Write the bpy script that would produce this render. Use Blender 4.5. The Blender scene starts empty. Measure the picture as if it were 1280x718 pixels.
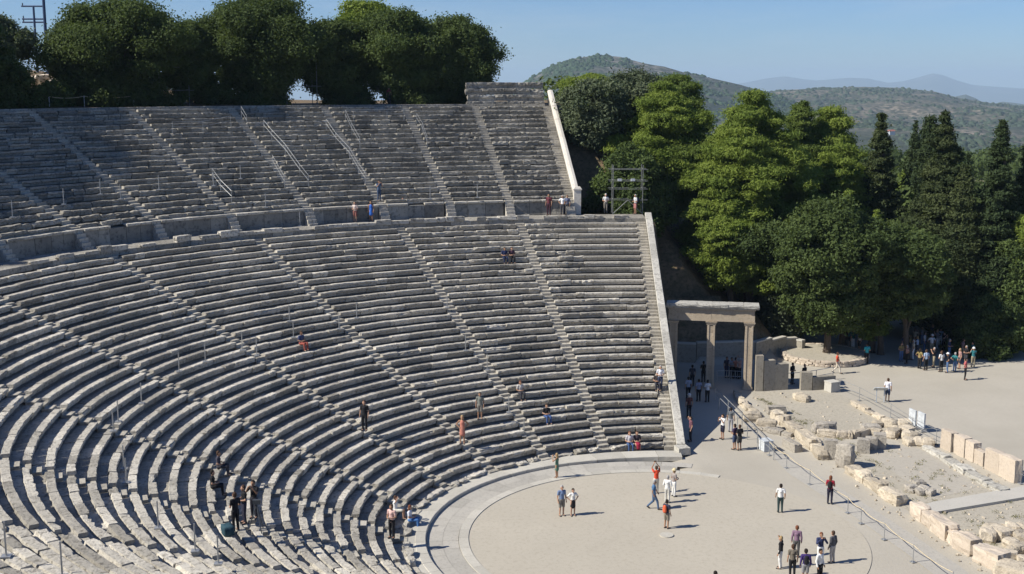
import bpy, bmesh, math, random
import numpy as np
from mathutils import Vector, noise as mnoise
random.seed(7); RNG = np.random.default_rng(7)
R = math.radians
scene = bpy.context.scene
COL = scene.collection
S = 1.1                                   # metres per fitted unit
# ------------------------------------------------------------------ camera
CAM = np.array([53.127, -13.077, 21.260]) * S
YAW, PIT, F = R(173.8617), R(-9.6684), 1497.77
FW = np.array([math.cos(YAW) * math.cos(PIT), math.sin(YAW) * math.cos(PIT), math.sin(PIT)])
RT = np.array([math.sin(YAW), -math.cos(YAW), 0.0]); UP = np.cross(RT, FW)
cd = bpy.data.cameras.new('camera'); cam = bpy.data.objects.new('camera', cd); COL.objects.link(cam)
cd.sensor_width = 36.0; cd.lens = F / 1280 * 36.0; cd.clip_start = 0.1; cd.clip_end = 60000
cam.location = CAM; cam.rotation_euler = Vector(FW).to_track_quat('-Z', 'Y').to_euler()
scene.camera = cam

def ray(px, py):
    return FW + RT * (px - 640) / F - UP * (py - 359) / F
def G(px, py, z=0.0):                      # ground point seen at a photo pixel
    d = ray(px, py); t = (z - CAM[2]) / d[2]; return CAM + d * t
def colpt(px, D):                          # point at horizontal distance D in the photo column px
    d = ray(px, 104); d = d[:2] / np.hypot(*d[:2]); return CAM[:2] + d * D
def zat(xy, py):                           # height seen at row py above/below the ground point xy
    v = np.array(xy)[:2] - CAM[:2]; D = float(np.hypot(*v)); 
    # depth along camera axis for a point at that place
    for_z = CAM[2]
    for _ in range(8):
        P = np.array([xy[0], xy[1], for_z]) - CAM
        dz = P @ FW; u = -(py - 359) / F * dz
        for_z += (u - P @ UP) / UP[2] * 0.97
    return for_z

# ------------------------------------------------------------------ helpers
def tag(o, label=None, cat=None, group=None, kind=None):
    if label: o['label'] = label
    if cat: o['category'] = cat
    if group: o['group'] = group
    if kind: o['kind'] = kind
    return o
def empty(name, loc=(0, 0, 0), rz=0.0):
    o = bpy.data.objects.new(name, None); o.empty_display_size = .3; COL.objects.link(o)
    o.location = loc; o.rotation_euler = (0, 0, rz); return o

class MB:
    def __init__(s): s.v = []; s.f = []; s.t = []; s.n = 0; s.tn = 0.5
    def add(s, V, Fc, tint=None):
        V = np.asarray(V, float); s.v.append(V)
        b = s.n; s.f += [tuple(b + i for i in f) for f in Fc]
        s.t.append(np.full(len(V), s.tn if tint is None else tint)); s.n += len(V)
    def grid(s, A, closed=False, tint=None):   # A (n,m,3)
        n, m = A.shape[:2]; f = []
        for i in range(n - 1):
            for j in range(m - (0 if closed else 1)):
                k = (j + 1) % m; f.append((i * m + j, i * m + k, (i + 1) * m + k, (i + 1) * m + j))
        s.add(A.reshape(-1, 3), f, tint)
    def box(s, c, size, rz=0.0, taper=1.0, tint=None, rx=0.0):
        x, y, z = [a / 2 for a in size]; V = []
        for dz in (-1, 1):
            k = 1 if dz < 0 else taper
            for dx, dy in ((-1, -1), (1, -1), (1, 1), (-1, 1)): V.append((dx * x * k, dy * y * k, dz * z))
        V = np.array(V)
        if rx:
            c_, s_ = math.cos(rx), math.sin(rx); V = np.c_[V[:, 0], V[:, 1] * c_ - V[:, 2] * s_, V[:, 1] * s_ + V[:, 2] * c_]
        c_, s_ = math.cos(rz), math.sin(rz)
        V = np.c_[V[:, 0] * c_ - V[:, 1] * s_, V[:, 0] * s_ + V[:, 1] * c_, V[:, 2]] + np.array(c)
        s.add(V, [(3, 2, 1, 0), (4, 5, 6, 7), (0, 1, 5, 4), (1, 2, 6, 5), (2, 3, 7, 6), (3, 0, 4, 7)], tint)
    def tube(s, pts, rad, seg=8, caps=True, tint=None):
        pts = [np.array(p, float) for p in pts]; n = len(pts)
        if not hasattr(rad, '__len__'): rad = [rad] * n
        rings = []
        for i, p in enumerate(pts):
            t = pts[min(i + 1, n - 1)] - pts[max(i - 1, 0)]; t /= np.linalg.norm(t) + 1e-12
            a = np.cross(t, [0, 0, 1.0]) if abs(t[2]) < .9 else np.cross(t, [1.0, 0, 0]); a /= np.linalg.norm(a); b = np.cross(t, a)
            th = np.linspace(0, 2 * math.pi, seg, endpoint=False)
            rings.append(p + rad[i] * (np.outer(np.cos(th), a) + np.outer(np.sin(th), b)))
        A = np.array(rings); b0 = s.n; s.grid(A, True, tint)
        if caps:
            s.f.append(tuple(b0 + j for j in range(seg))[::-1]); s.f.append(tuple(b0 + (n - 1) * seg + j for j in range(seg)))
    def rock(s, c, size, rz=0.0, seed=0, rough=.12, tint=None, sub=3, sq=.55):
        bm = bmesh.new(); bmesh.ops.create_cube(bm, size=2.0)
        bmesh.ops.subdivide_edges(bm, edges=bm.edges[:], cuts=sub, use_grid_fill=True)
        off = Vector((seed * 3.7, seed * 1.9, -seed * 2.3)); V = []
        for v in bm.verts:
            p = v.co.copy(); q = p.normalized() * 1.25; p = p.lerp(q, 1 - sq)
            n = mnoise.noise(p * 1.1 + off) * rough * 2 + mnoise.noise(p * 2.9 + off) * rough
            p *= 1 + n; V.append((p.x * size[0] / 2, p.y * size[1] / 2, p.z * size[2] / 2))
        Fc = [tuple(v.index for v in f.verts) for f in bm.faces]; bm.free()
        V = np.array(V); c_, s_ = math.cos(rz), math.sin(rz)
        V = np.c_[V[:, 0] * c_ - V[:, 1] * s_, V[:, 0] * s_ + V[:, 1] * c_, V[:, 2]] + np.array(c)
        s.add(V, Fc, tint)
    def build(s, name, mat, parent=None, smooth=False, org=None):
        V = np.concatenate(s.v) if s.v else np.zeros((0, 3))
        me = bpy.data.meshes.new(name)
        if org is not None: V = V - np.array(org)
        me.from_pydata(V.tolist(), [], s.f)
        ta = me.attributes.new('tint', 'FLOAT', 'POINT'); ta.data.foreach_set('value', np.concatenate(s.t).astype(np.float32))
        if smooth: me.polygons.foreach_set('use_smooth', np.ones(len(me.polygons), bool))
        me.materials.append(mat); me.update()
        o = bpy.data.objects.new(name, me); COL.objects.link(o)
        if parent: o.parent = parent
        if org is not None: o.location = org
        return o

# ------------------------------------------------------------------ materials
def newmat(name):
    m = bpy.data.materials.new(name); m.use_nodes = True; nt = m.node_tree; nt.nodes.clear()
    o = nt.nodes.new('ShaderNodeOutputMaterial'); b = nt.nodes.new('ShaderNodeBsdfPrincipled')
    nt.links.new(b.outputs[0], o.inputs[0]); b.inputs['Roughness'].default_value = .9
    b.inputs['Specular IOR Level'].default_value = .25
    return m, nt, b, o
def N(nt, t, **kw):
    n = nt.nodes.new(t)
    for k, v in kw.items():
        if k.startswith('i_'): n.inputs[k[2:].replace('_', ' ')].default_value = v
        else: setattr(n, k, v)
    return n
def noise_fac(nt, co, scale, detail=5, rough=.6, lo=.35, hi=.65):
    n = N(nt, 'ShaderNodeTexNoise'); n.inputs['Scale'].default_value = scale; n.inputs['Detail'].default_value = detail; n.inputs['Roughness'].default_value = rough
    nt.links.new(co, n.inputs['Vector'])
    m = N(nt, 'ShaderNodeMapRange'); m.inputs['From Min'].default_value = lo; m.inputs['From Max'].default_value = hi
    nt.links.new(n.outputs['Fac'], m.inputs['Value']); return m.outputs[0], n.outputs['Fac']
def mixc(nt, fac, a, b, mode='MIX'):
    m = N(nt, 'ShaderNodeMix', data_type='RGBA', blend_type=mode)
    if isinstance(fac, float): m.inputs[0].default_value = fac
    else: nt.links.new(fac, m.inputs[0])
    for i, c in ((6, a), (7, b)):
        if isinstance(c, tuple): m.inputs[i].default_value = (*c, 1)
        else: nt.links.new(c, m.inputs[i])
    return m.outputs[2]
def stone_mat(name, c1, c2, c3=None, s1=.5, s2=3.0, s3=9.0, stain=.55, bump=.5, bs=14, tint=.5, dist=.03, brick=None):
    m, nt, b, o = newmat(name)
    tc = N(nt, 'ShaderNodeTexCoord'); co = tc.outputs['Object']
    f1, _ = noise_fac(nt, co, s1, 6, .65); f2, _ = noise_fac(nt, co, s2, 6, .7); f3, r3 = noise_fac(nt, co, s3, 4, .7, .5, .68)
    c = mixc(nt, f1, c1, c2)
    c = mixc(nt, f2, c, mixc(nt, .5, c1, c2), 'MIX')
    dk = N(nt, 'ShaderNodeMath', operation='MULTIPLY'); nt.links.new(f3, dk.inputs[0]); dk.inputs[1].default_value = stain
    c = mixc(nt, dk.outputs[0], c, c3 or tuple(x * .4 for x in c1))
    at = N(nt, 'ShaderNodeAttribute', attribute_name='tint')
    mr = N(nt, 'ShaderNodeMapRange'); mr.inputs['To Min'].default_value = 1 - tint; mr.inputs['To Max'].default_value = 1 + tint
    nt.links.new(at.outputs['Fac'], mr.inputs['Value'])
    mm = N(nt, 'ShaderNodeVectorMath', operation='SCALE'); nt.links.new(c, mm.inputs[0]); nt.links.new(mr.outputs[0], mm.inputs['Scale'])
    nt.links.new(mm.outputs[0], b.inputs['Base Color'])
    bn = N(nt, 'ShaderNodeTexNoise'); bn.inputs['Scale'].default_value = bs; bn.inputs['Detail'].default_value = 6; bn.inputs['Roughness'].default_value = .65
    nt.links.new(co, bn.inputs['Vector'])
    bp = N(nt, 'ShaderNodeBump'); bp.inputs['Strength'].default_value = bump; bp.inputs['Distance'].default_value = dist
    nt.links.new(bn.outputs['Fac'], bp.inputs['Height']); nt.links.new(bp.outputs[0], b.inputs['Normal'])
    return m
def flat(name, c, rough=.6, metal=0.0, var=.15):
    m, nt, b, o = newmat(name); tc = N(nt, 'ShaderNodeTexCoord')
    f, _ = noise_fac(nt, tc.outputs['Object'], 6, 3, .6)
    cc = mixc(nt, f, tuple(x * (1 - var) for x in c), tuple(min(1, x * (1 + var)) for x in c))
    nt.links.new(cc, b.inputs['Base Color']); b.inputs['Roughness'].default_value = rough; b.inputs['Metallic'].default_value = metal
    return m
def leaf_mat(name, c1, c2, trans=.25):
    m, nt, b, o = newmat(name); at = N(nt, 'ShaderNodeAttribute', attribute_name='tint')
    c = mixc(nt, at.outputs['Fac'], c1, c2); nt.links.new(c, b.inputs['Base Color']); b.inputs['Roughness'].default_value = .75
    b.inputs['Specular IOR Level'].default_value = .15
    t = N(nt, 'ShaderNodeBsdfTranslucent'); tcx = mixc(nt, .5, c, (.25, .35, .04), 'MIX'); nt.links.new(tcx, t.inputs[0])
    mx = N(nt, 'ShaderNodeMixShader'); mx.inputs[0].default_value = trans
    nt.links.new(b.outputs[0], mx.inputs[1]); nt.links.new(t.outputs[0], mx.inputs[2]); nt.links.new(mx.outputs[0], o.inputs[0])
    return m
M = {}
M['seat'] = stone_mat('weathered_limestone', (.53, .497, .425), (.37, .345, .295), (.145, .13, .105), .45, 2.3, 5.0, .85, 1.0, 9, .34, .06)
M['seat_dark'] = stone_mat('lichened_limestone', (.42, .395, .34), (.20, .188, .16), (.078, .07, .058), .35, 2.3, 5.0, .8, .9, 9, .30, .05)
M['bed'] = stone_mat('rubble_bedding', (.34, .32, .28), (.24, .23, .2), None, .6, 3, 8, .5, .9, 8, .2, .08)
M['stair'] = stone_mat('stair_stone', (.48, .445, .37), (.33, .305, .255), (.15, .135, .11), .5, 2.6, 6, .75, .7, 10, .25, .04)
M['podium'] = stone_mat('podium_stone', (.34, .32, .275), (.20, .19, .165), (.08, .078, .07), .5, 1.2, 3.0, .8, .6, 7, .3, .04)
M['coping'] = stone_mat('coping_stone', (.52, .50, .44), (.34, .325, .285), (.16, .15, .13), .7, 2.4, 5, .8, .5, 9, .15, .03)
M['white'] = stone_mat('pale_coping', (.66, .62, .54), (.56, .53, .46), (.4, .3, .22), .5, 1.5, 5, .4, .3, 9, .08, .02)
M['gate'] = stone_mat('warm_gate_stone', (.50, .42, .31), (.40, .33, .24), (.22, .18, .13), .8, 2.5, 6, .5, .5, 8, .15, .03)
M['ring'] = stone_mat('ring_stone', (.50, .475, .41), (.41, .39, .335), (.34, .31, .26), .6, 2.0, 6, .4, .3, 10, .12, .02)
M['pave'] = stone_mat('walkway_paving', (.45, .425, .37), (.36, .34, .30), (.25, .24, .21), .4, 1.5, 5, .5, .4, 8, .12, .02)
M['orch'] = stone_mat('packed_earth_floor', (.455, .415, .338), (.395, .36, .292), (.32, .288, .23), .16, .9, 4.2, .5, .35, 20, .05, .01)
M['ground'] = stone_mat('gravel_ground', (.445, .412, .345), (.375, .345, .29), (.295, .268, .22), .12, .8, 3.6, .55, .5, 16, .05, .02)
M['ruinfloor'] = stone_mat('ruin_floor_earth', (.45, .412, .335), (.365, .333, .268), (.25, .225, .175), .22, 1.2, 4.0, .7, .8, 10, .05, .03)
M['ruin'] = stone_mat('ruin_stone', (.54, .475, .365), (.42, .365, .285), (.22, .18, .14), .9, 2.5, 7, .6, .9, 7, .22, .06)
M['ruingrey'] = stone_mat('grey_ruin_stone', (.42, .39, .33), (.30, .27, .23), (.16, .14, .12), .9, 2.5, 7, .7, .9, 7, .2, .06)
M['pinkstone'] = stone_mat('pinkish_block_stone', (.56, .48, .385), (.47, .405, .325), (.30, .235, .18), .9, 2.5, 7, .4, .5, 9, .12, .03)
M['concrete'] = stone_mat('concrete', (.50, .475, .42), (.44, .42, .37), (.34, .32, .28), .5, 2.5, 7, .3, .3, 12, .1, .01)
M['wallmat'] = stone_mat('rendered_wall', (.36, .325, .265), (.26, .24, .195), (.16, .14, .115), .5, 1.6, 4, .6, .5, 8, .2, .03)
M['earth'] = stone_mat('hillside_earth', (.22, .15, .095), (.13, .10, .06), (.06, .065, .03), .15, .9, 3, .7, .9, 6, .1, .1)
M['steel'] = flat('galvanised_steel', (.42, .43, .43), .45, .6)
M['darksteel'] = flat('dark_steel', (.10, .11, .12), .5, .5)
M['bluesteel'] = flat('blue_grey_steel', (.05, .075, .14), .5, .3)
M['signwhite'] = flat('white_panel', (.50, .53, .55), .5)
M['rope'] = flat('rope_fibre', (.55, .46, .30), .9)
M['bark'] = stone_mat('bark', (.13, .10, .075), (.07, .055, .04), None, 2, 6, 12, .5, .9, 8, .1, .05)
M['wood'] = stone_mat('grey_wood', (.36, .33, .28), (.25, .23, .2), None, 2, 6, 12, .5, .5, 8, .1, .02)
M['pine'] = leaf_mat('pine_foliage', (.12, .17, .032), (.22, .275, .052), .35)
M['pine2'] = leaf_mat('pine_foliage_mid', (.080, .120, .028), (.145, .19, .042), .3)
M['oak'] = leaf_mat('oak_foliage', (.040, .062, .020), (.088, .120, .036), .2)
M['holm'] = leaf_mat('holm_oak_foliage', (.050, .076, .024), (.098, .135, .040), .22)
M['grey'] = leaf_mat('grey_olive_foliage', (.066, .086, .048), (.13, .155, .088), .16)
M['cyp'] = leaf_mat('cypress_foliage', (.022, .038, .016), (.052, .074, .028), .1)
M['fir'] = leaf_mat('shaggy_conifer_foliage', (.030, .045, .018), (.078, .095, .035), .12)
M['rust'] = leaf_mat('dry_brown_foliage', (.09, .055, .028), (.14, .095, .045), .15)

# terrain shader: gravel plain, brown earth hillside, green far off, by position and slope of the land
def terrain_mat():
    m, nt, b, o = newmat('open_ground'); tc = N(nt, 'ShaderNodeTexCoord'); co = tc.outputs['Object']
    at = N(nt, 'ShaderNodeAttribute', attribute_name='tint')
    f1, _ = noise_fac(nt, co, .10, 6, .6); f2, _ = noise_fac(nt, co, 1.1, 6, .7); f3, _ = noise_fac(nt, co, 3.4, 4, .7, .5, .7)
    gr = mixc(nt, f1, (.445, .412, .345), (.375, .345, .285)); d = N(nt, 'ShaderNodeMath', operation='MULTIPLY'); nt.links.new(f3, d.inputs[0]); d.inputs[1].default_value = .45
    gr = mixc(nt, d.outputs[0], gr, (.36, .325, .27))
    ea = mixc(nt, f2, (.24, .165, .10), (.12, .095, .055)); ea = mixc(nt, f3, ea, (.06, .065, .03))
    f4, _ = noise_fac(nt, co, .012, 8, .7); fa = mixc(nt, f4, (.30, .25, .165), (.055, .075, .032))
    r1 = N(nt, 'ShaderNodeMapRange'); r1.inputs['From Min'].default_value = .05; r1.inputs['From Max'].default_value = .45; nt.links.new(at.outputs['Fac'], r1.inputs['Value'])
    r2 = N(nt, 'ShaderNodeMapRange'); r2.inputs['From Min'].default_value = .55; r2.inputs['From Max'].default_value = .95; nt.links.new(at.outputs['Fac'], r2.inputs['Value'])
    c = mixc(nt, r2.outputs[0], mixc(nt, r1.outputs[0], gr, ea), fa); nt.links.new(c, b.inputs['Base Color'])
    bn = N(nt, 'ShaderNodeTexNoise'); bn.inputs['Scale'].default_value = 9; bn.inputs['Detail'].default_value = 8; nt.links.new(co, bn.inputs['Vector'])
    bp = N(nt, 'ShaderNodeBump'); bp.inputs['Strength'].default_value = .5; bp.inputs['Distance'].default_value = .03
    nt.links.new(bn.outputs['Fac'], bp.inputs['Height']); nt.links.new(bp.outputs[0], b.inputs['Normal']); return m
def hill_mat(name, bare, scrub, sc=.02, thr=.5, field=None):
    m, nt, b, o = newmat(name); tc = N(nt, 'ShaderNodeTexCoord'); co = tc.outputs['Object']
    big, _ = noise_fac(nt, co, .0022, 5, .6, .38, .62)
    fine, _ = noise_fac(nt, co, sc, 6, .75, .40, .60)
    v = N(nt, 'ShaderNodeTexVoronoi'); v.inputs['Scale'].default_value = .085; nt.links.new(co, v.inputs['Vector'])
    dots = N(nt, 'ShaderNodeMapRange'); dots.inputs['From Min'].default_value = .35; dots.inputs['From Max'].default_value = .5; nt.links.new(v.outputs['Distance'], dots.inputs['Value'])
    bb = mixc(nt, big, bare, tuple(x * .75 for x in bare)); 
    c = mixc(nt, fine, bb, scrub)
    k = N(nt, 'ShaderNodeMath', operation='MULTIPLY'); nt.links.new(big, k.inputs[0]); k.inputs[1].default_value = .95
    c = mixc(nt, k.outputs[0], c, scrub)
    inv = N(nt, 'ShaderNodeMath', operation='SUBTRACT'); inv.inputs[0].default_value = 1; nt.links.new(dots.outputs[0], inv.inputs[1])
    kk = N(nt, 'ShaderNodeMath', operation='MULTIPLY'); nt.links.new(inv.outputs[0], kk.inputs[0]); kk.inputs[1].default_value = .8
    c = mixc(nt, kk.outputs[0], c, tuple(x * .6 for x in scrub))
    nt.links.new(c, b.inputs['Base Color']); return m

# ------------------------------------------------------------------ theatre layout
SH = 4.551 * S
def dirv(deg): a = R(deg); return np.array([-math.sin(a), -math.cos(a)])
A0 = 3.48; AC = 68.52                      # axis and half angle of the concentric part
CL = -SH * dirv(72.0); CR = -SH * dirv(A0 - AC)
def P(a, r, z):                            # a: degrees, r: radius in metres
    if a > 72.0: v = CL + (SH + r) * dirv(a)
    elif a < A0 - AC: v = CR + (SH + r) * dirv(a)
    else: v = r * dirv(a)
    return np.array([v[0], v[1], z])
def inv(x, y):
    a = math.degrees(math.atan2(-x, -y))
    if A0 - AC <= a <= 72.0: return a, math.hypot(x, y)
    if 72.0 < a or a < A0 - AC - 115: 
        a2 = math.degrees(math.atan2(-(x - CL[0]), -(y - CL[1])))
        if a2 < -90: a2 += 360
        return a2, math.hypot(x - CL[0], y - CL[1]) - SH
    a2 = math.degrees(math.atan2(-(x - CR[0]), -(y - CR[1])))
    return a2, math.hypot(x - CR[0], y - CR[1]) - SH
def arclen(a, r, w):                       # angle spanned by arc length w
    return math.degrees(w / (r + (SH if (a > 72 or a < A0 - AC) else 0)))
LR0, LR1, LN = 13.408 * S, 36.886 * S, 33
LD = (LR1 - LR0) / (LN - 1); LZ0 = .36 * S; LH = (10.668 * S - LZ0) / (LN - 1)
UR0, UR1, UN = 40.67 * S, 55.32 * S, 20
UD = (UR1 - UR0) / (UN - 1); UZ0 = 12.43 * S; UH = (19.19 * S - UZ0) / (UN - 1)
DZ = 10.95 * S; SW = .80
LA = [97.68, 84.84, 72.0, 54.87, 37.74, 20.61, 3.48, -13.65, -30.78, -47.91, -65.04, -77.88, -90.72]
UA = [90.7, 84.5, 78.4, 71.5, 63.1, 54.4, 46.1, 37.6, 29.2, 20.6, 12, 3.5, -5.1, -13.6, -22.2, -30.8, -39.3, -47.9, -56.5, -65, -71.5, -77.9, -84.3]
def r0a(a): b = abs(a - A0); t = min(1, max(0, (b - 60) / 32)); return (12.2 + .95 * t * t * (3 - 2 * t)) * S
def warp(a, r): return LR1 - (LR1 - r) * (LR1 - r0a(a)) / (LR1 - LR0) if r < LR1 else r
def PL(a, r, z): return P(a, warp(a, r), z)
def unwarp(a, r): return LR1 - (LR1 - r) * (LR1 - LR0) / (LR1 - r0a(a)) if r < LR1 else r
def surf(a, r):                            # walking surface of the cavea
    if r < LR0: return 0.0
    if r < LR1 + LD * .95: return LZ0 + int((r - LR0) / LD) * LH
    if r < 40.3 * S: return DZ
    if r < UR0: return UZ0
    if r < UR1 + UD: return UZ0 + int((r - UR0) / UD) * UH
    return 19.3 * S
def hitC(px, py):
    d = ray(px, py); d = d / np.linalg.norm(d); t = 20.0
    while t < 160:
        p = CAM + d * t; a, r = inv(p[0], p[1]); r = unwarp(a, r)
        if -92 < a < 98.5 and r > LR0 - 2 and p[2] < surf(a, r): return p[0], p[1], surf(a, r), a, r
        if p[2] < 0: break
        t += .05
    p = G(px, py); return p[0], p[1], 0.0, 0, 0

PROF = np.array([(.13, -1.0), (.10, -.52), (.0, -.36), (.0, -.045), (.016, 0), (.345, .0), (.385, -.13), (None, -.15)], dtype=object)
def seat_blocks(mb, a0, a1, r, z, h, d, seed, dmg=.5, lmin=.8, lmax=2.0, P=P):
    rg = random.Random(seed); a = a0; ds = arclen((a0 + a1) / 2, r, .28)
    while a < a1 - 1e-4:
        L = arclen((a0 + a1) / 2, r, rg.uniform(lmin, lmax)); b = a + L
        if a1 - b < arclen(a, r, .6): b = a1
        gap = arclen(a, r, rg.uniform(.008, .03) + (.05 * dmg if rg.random() < .15 * dmg else 0)) / 2
        dr0 = rg.gauss(0, .02) * (.3 + dmg); dr1 = dr0 + rg.gauss(0, .022) * dmg
        dz0 = rg.gauss(0, .012) * (.3 + dmg); dz1 = dz0 + rg.gauss(0, .018) * dmg
        broken = rg.random() < .07 * dmg

        n = max(3, int(math.ceil((b - a) / ds)) + 1); secs = []
        chip = [max(0, rg.gauss(-.03, .05)) * dmg for _ in range(n)]
        if rg.random() < .45 * dmg: chip[0] += rg.uniform(.04, .16) * dmg
        if rg.random() < .45 * dmg: chip[-1] += rg.uniform(.04, .16) * dmg
        if broken: chip = [c + rg.uniform(.08, .22) for c in chip]
        for i in range(n):
            t = i / (n - 1); aa = a + gap + (b - a - 2 * gap) * t; c = chip[i]; ro = r + dr0 + (dr1 - dr0) * t; zo = z + dz0 + (dz1 - dz0) * t
            row = []
            for k, (pr, pz) in enumerate(PROF):
                rr = (d + .13) if pr is None else pr; zz = pz * h if k < 4 else pz
                j = .012 * dmg + .003
                if k in (2, 3, 4): rr += c * (1.0 if k == 3 else .8); 
                if k in (3, 4): zz -= c * (.75 if k == 3 else .35)
                if k == 5 and broken: zz -= c * .2
                row.append(P(aa, ro + rr + rg.gauss(0, j), zo + zz + rg.gauss(0, j * .7)))
            secs.append(row)
        A = np.array(secs); b0 = mb.n; m = len(PROF); mb.grid(A, False, tint=min(1, max(0, rg.gauss(.5, .30))))
        mb.f.append(tuple(b0 + j for j in range(m))); mb.f.append(tuple(b0 + (n - 1) * m + j for j in range(m))[::-1])
        a = b

theatre = empty('ancient_theatre'); tag(theatre, 'ancient open-air theatre of curved grey limestone seat rows around the round orchestra', 'theatre')
def bedding(a0, a1, r0, r1, zf, name, P=P):
    mb = MB(); n = max(4, int(abs(a1 - a0) / 1.0)); rs = np.linspace(r0, r1, 30)
    A = np.array([[P(a0 + (a1 - a0) * i / n, r, zf(r)) for r in rs] for i in range(n + 1)])
    mb.grid(A); return mb.build(name, M['bed'], theatre)
zlow = lambda r: LZ0 + (r - LR0) / LD * LH - LH - .23
zup = lambda r: UZ0 + (r - UR0) / UD * UH - UH - .23
for i in range(len(LA) - 1):
    hi = LA[i]; lo = LA[i + 1]
    w = bedding(lo, hi, LR0 + .1, LR1 + LD + .2, zlow, 'seating_wedge', PL)
    for k in range(LN):
        r = LR0 + k * LD; z = LZ0 + k * LH; mb = MB()
        if i == 0 and k >= 20:
            crisp = hi - (hi - lo) * (.55 + .35 * random.random())
            a1 = hi - arclen(hi, r, SW)
            seat_blocks(mb, lo, crisp, r, z, LH, LD, 1000 * i + k, 1.2, P=PL); seat_blocks(mb, crisp, a1, r, z, LH, LD, 77 + k, .08, 2.5, 5, P=PL)
        else:
            dm = 2.4 if k == 0 else (.78 if i < 2 else .52) + random.uniform(-.18, .32)
            seat_blocks(mb, lo, hi - arclen(hi, r, SW), r, z, LH, LD, 1000 * i + k, dm, .8, 2.3, P=PL)
        mb.build('seat_row', M['seat'], w)
for i in range(len(UA) - 1):
    if UA[i] < -72: break
    hi = UA[i]; lo = UA[i + 1]
    w = bedding(lo, hi, UR0 + .1, UR1 + UD + .2, zup, 'seating_wedge')
    for k in range(UN):
        r = UR0 + k * UD; z = UZ0 + k * UH; mb = MB()
        dm = .95 + random.uniform(-.25, .45) + (.8 if (i > 3 and k < 4 and random.random() < .6) else 0)
        seat_blocks(mb, lo, hi - arclen(hi, r, SW), r, z, UH, UD, 5000 + 100 * i + k, dm, .7, 2.0)
        mb.build('seat_row', M['seat_dark'], w)
# stairways: two steps to each row
def stairs(a, r0, z0, d, h, n, seed, mat, P=P):
    rg = random.Random(seed); mb = MB()
    for s in range(2 * n):
        r = r0 + (s * .5) * d + .04; z = z0 - h / 2 + s * h / 2; w = arclen(a, r, SW - .03)
        r += rg.gauss(0, .02); z += rg.gauss(0, .01)
        V = []
        for zz, e in ((z - h * .62, 0), (z, rg.uniform(0, .02))):
            for rr in (r + e, r + d * .5 + .07):
                for aa in (a - w, a): V.append(P(aa, rr, zz + rg.gauss(0, .008)))
        mb.add(V, [(0, 1, 5, 4), (4, 5, 7, 6), (0, 4, 6, 2), (1, 3, 7, 5), (2, 6, 7, 3)], tint=min(1, max(0, rg.gauss(.5, .2))))
    return mb.build('stairway', mat, theatre)
for i, a in enumerate(LA): stairs(a, LR0, LZ0, LD, LH, LN, i, M['stair'], PL)
for i, a in enumerate(UA):
    if a > -80: stairs(a, UR0, UZ0, UD, UH, UN, 50 + i, M['stair'])
# step and kerb at the foot of the seating
def ringband(mb, r0, r1, z0, z1, a0, a1, step, prof, seed, tv=.2):
    rg = random.Random(seed); a = a0
    while a < a1:
        b = min(a1, a + step * rg.uniform(.75, 1.25)); g = arclen(a, r0, .012); n = 4
        A = np.array([[P(a + g + (b - a - 2 * g) * i / n, rr + rg.gauss(0, .004), zz + rg.gauss(0, .003)) for rr, zz in prof] for i in range(n + 1)])
        b0 = mb.n; m = len(prof); mb.grid(A, False, tint=min(1, max(0, rg.gauss(.5, tv)))); mb.f.append(tuple(b0 + j for j in range(m))); mb.f.append(tuple(b0 + n * m + j for j in range(m))[::-1]); a = b
KR = 11.38 * S
mb = MB(); ringband(mb, KR, 0, 0, 0, -92, 98.2, 6, [(KR, -.12), (KR + .01, .16), (KR + .04, .19), (KR + .55, .195), (KR + .57, .17), (12.6 * S, .165), (12.6 * S, -.15)], 3)
mb.build('kerb_step', M['ring'], theatre)
# parapet blocks on the last lower row, broken
rg = random.Random(5); a = -60.0
while a < 97.0:
    L = rg.uniform(.7, 1.7); da = arclen(a, 37.7 * S, L); r = (37.75 * S)
    if rg.random() < (.62 if a < 60 else .88):
        if a + da < 96.5:
            h = rg.uniform(.22, .42) if a > 60 else rg.uniform(.15, .5); pos = P(a + da / 2, r, DZ + h / 2 - .02)
            mb = MB(); mb.rock((0, 0, 0), (L * .98, .40, h), -R(a + da / 2) + rg.gauss(0, .07), seed=rg.uniform(0, 99), rough=.10, sub=3, sq=.8, tint=rg.random()); mb.build('parapet_stone', M['seat'], theatre).location = pos
    a += da
mb = MB(); ringband(mb, LR1, 0, 0, 0, -92, 97.7, 2.2, [(LR1 + LD + .02, DZ - LH), (LR1 + LD + .02, DZ - .02), (LR1 + LD + .05, DZ + .005), (39.0 * S, DZ), (40.45 * S, DZ), (40.45 * S, DZ - .2)], 4)
mb.build('walkway', M['seat_dark'], theatre)
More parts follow.
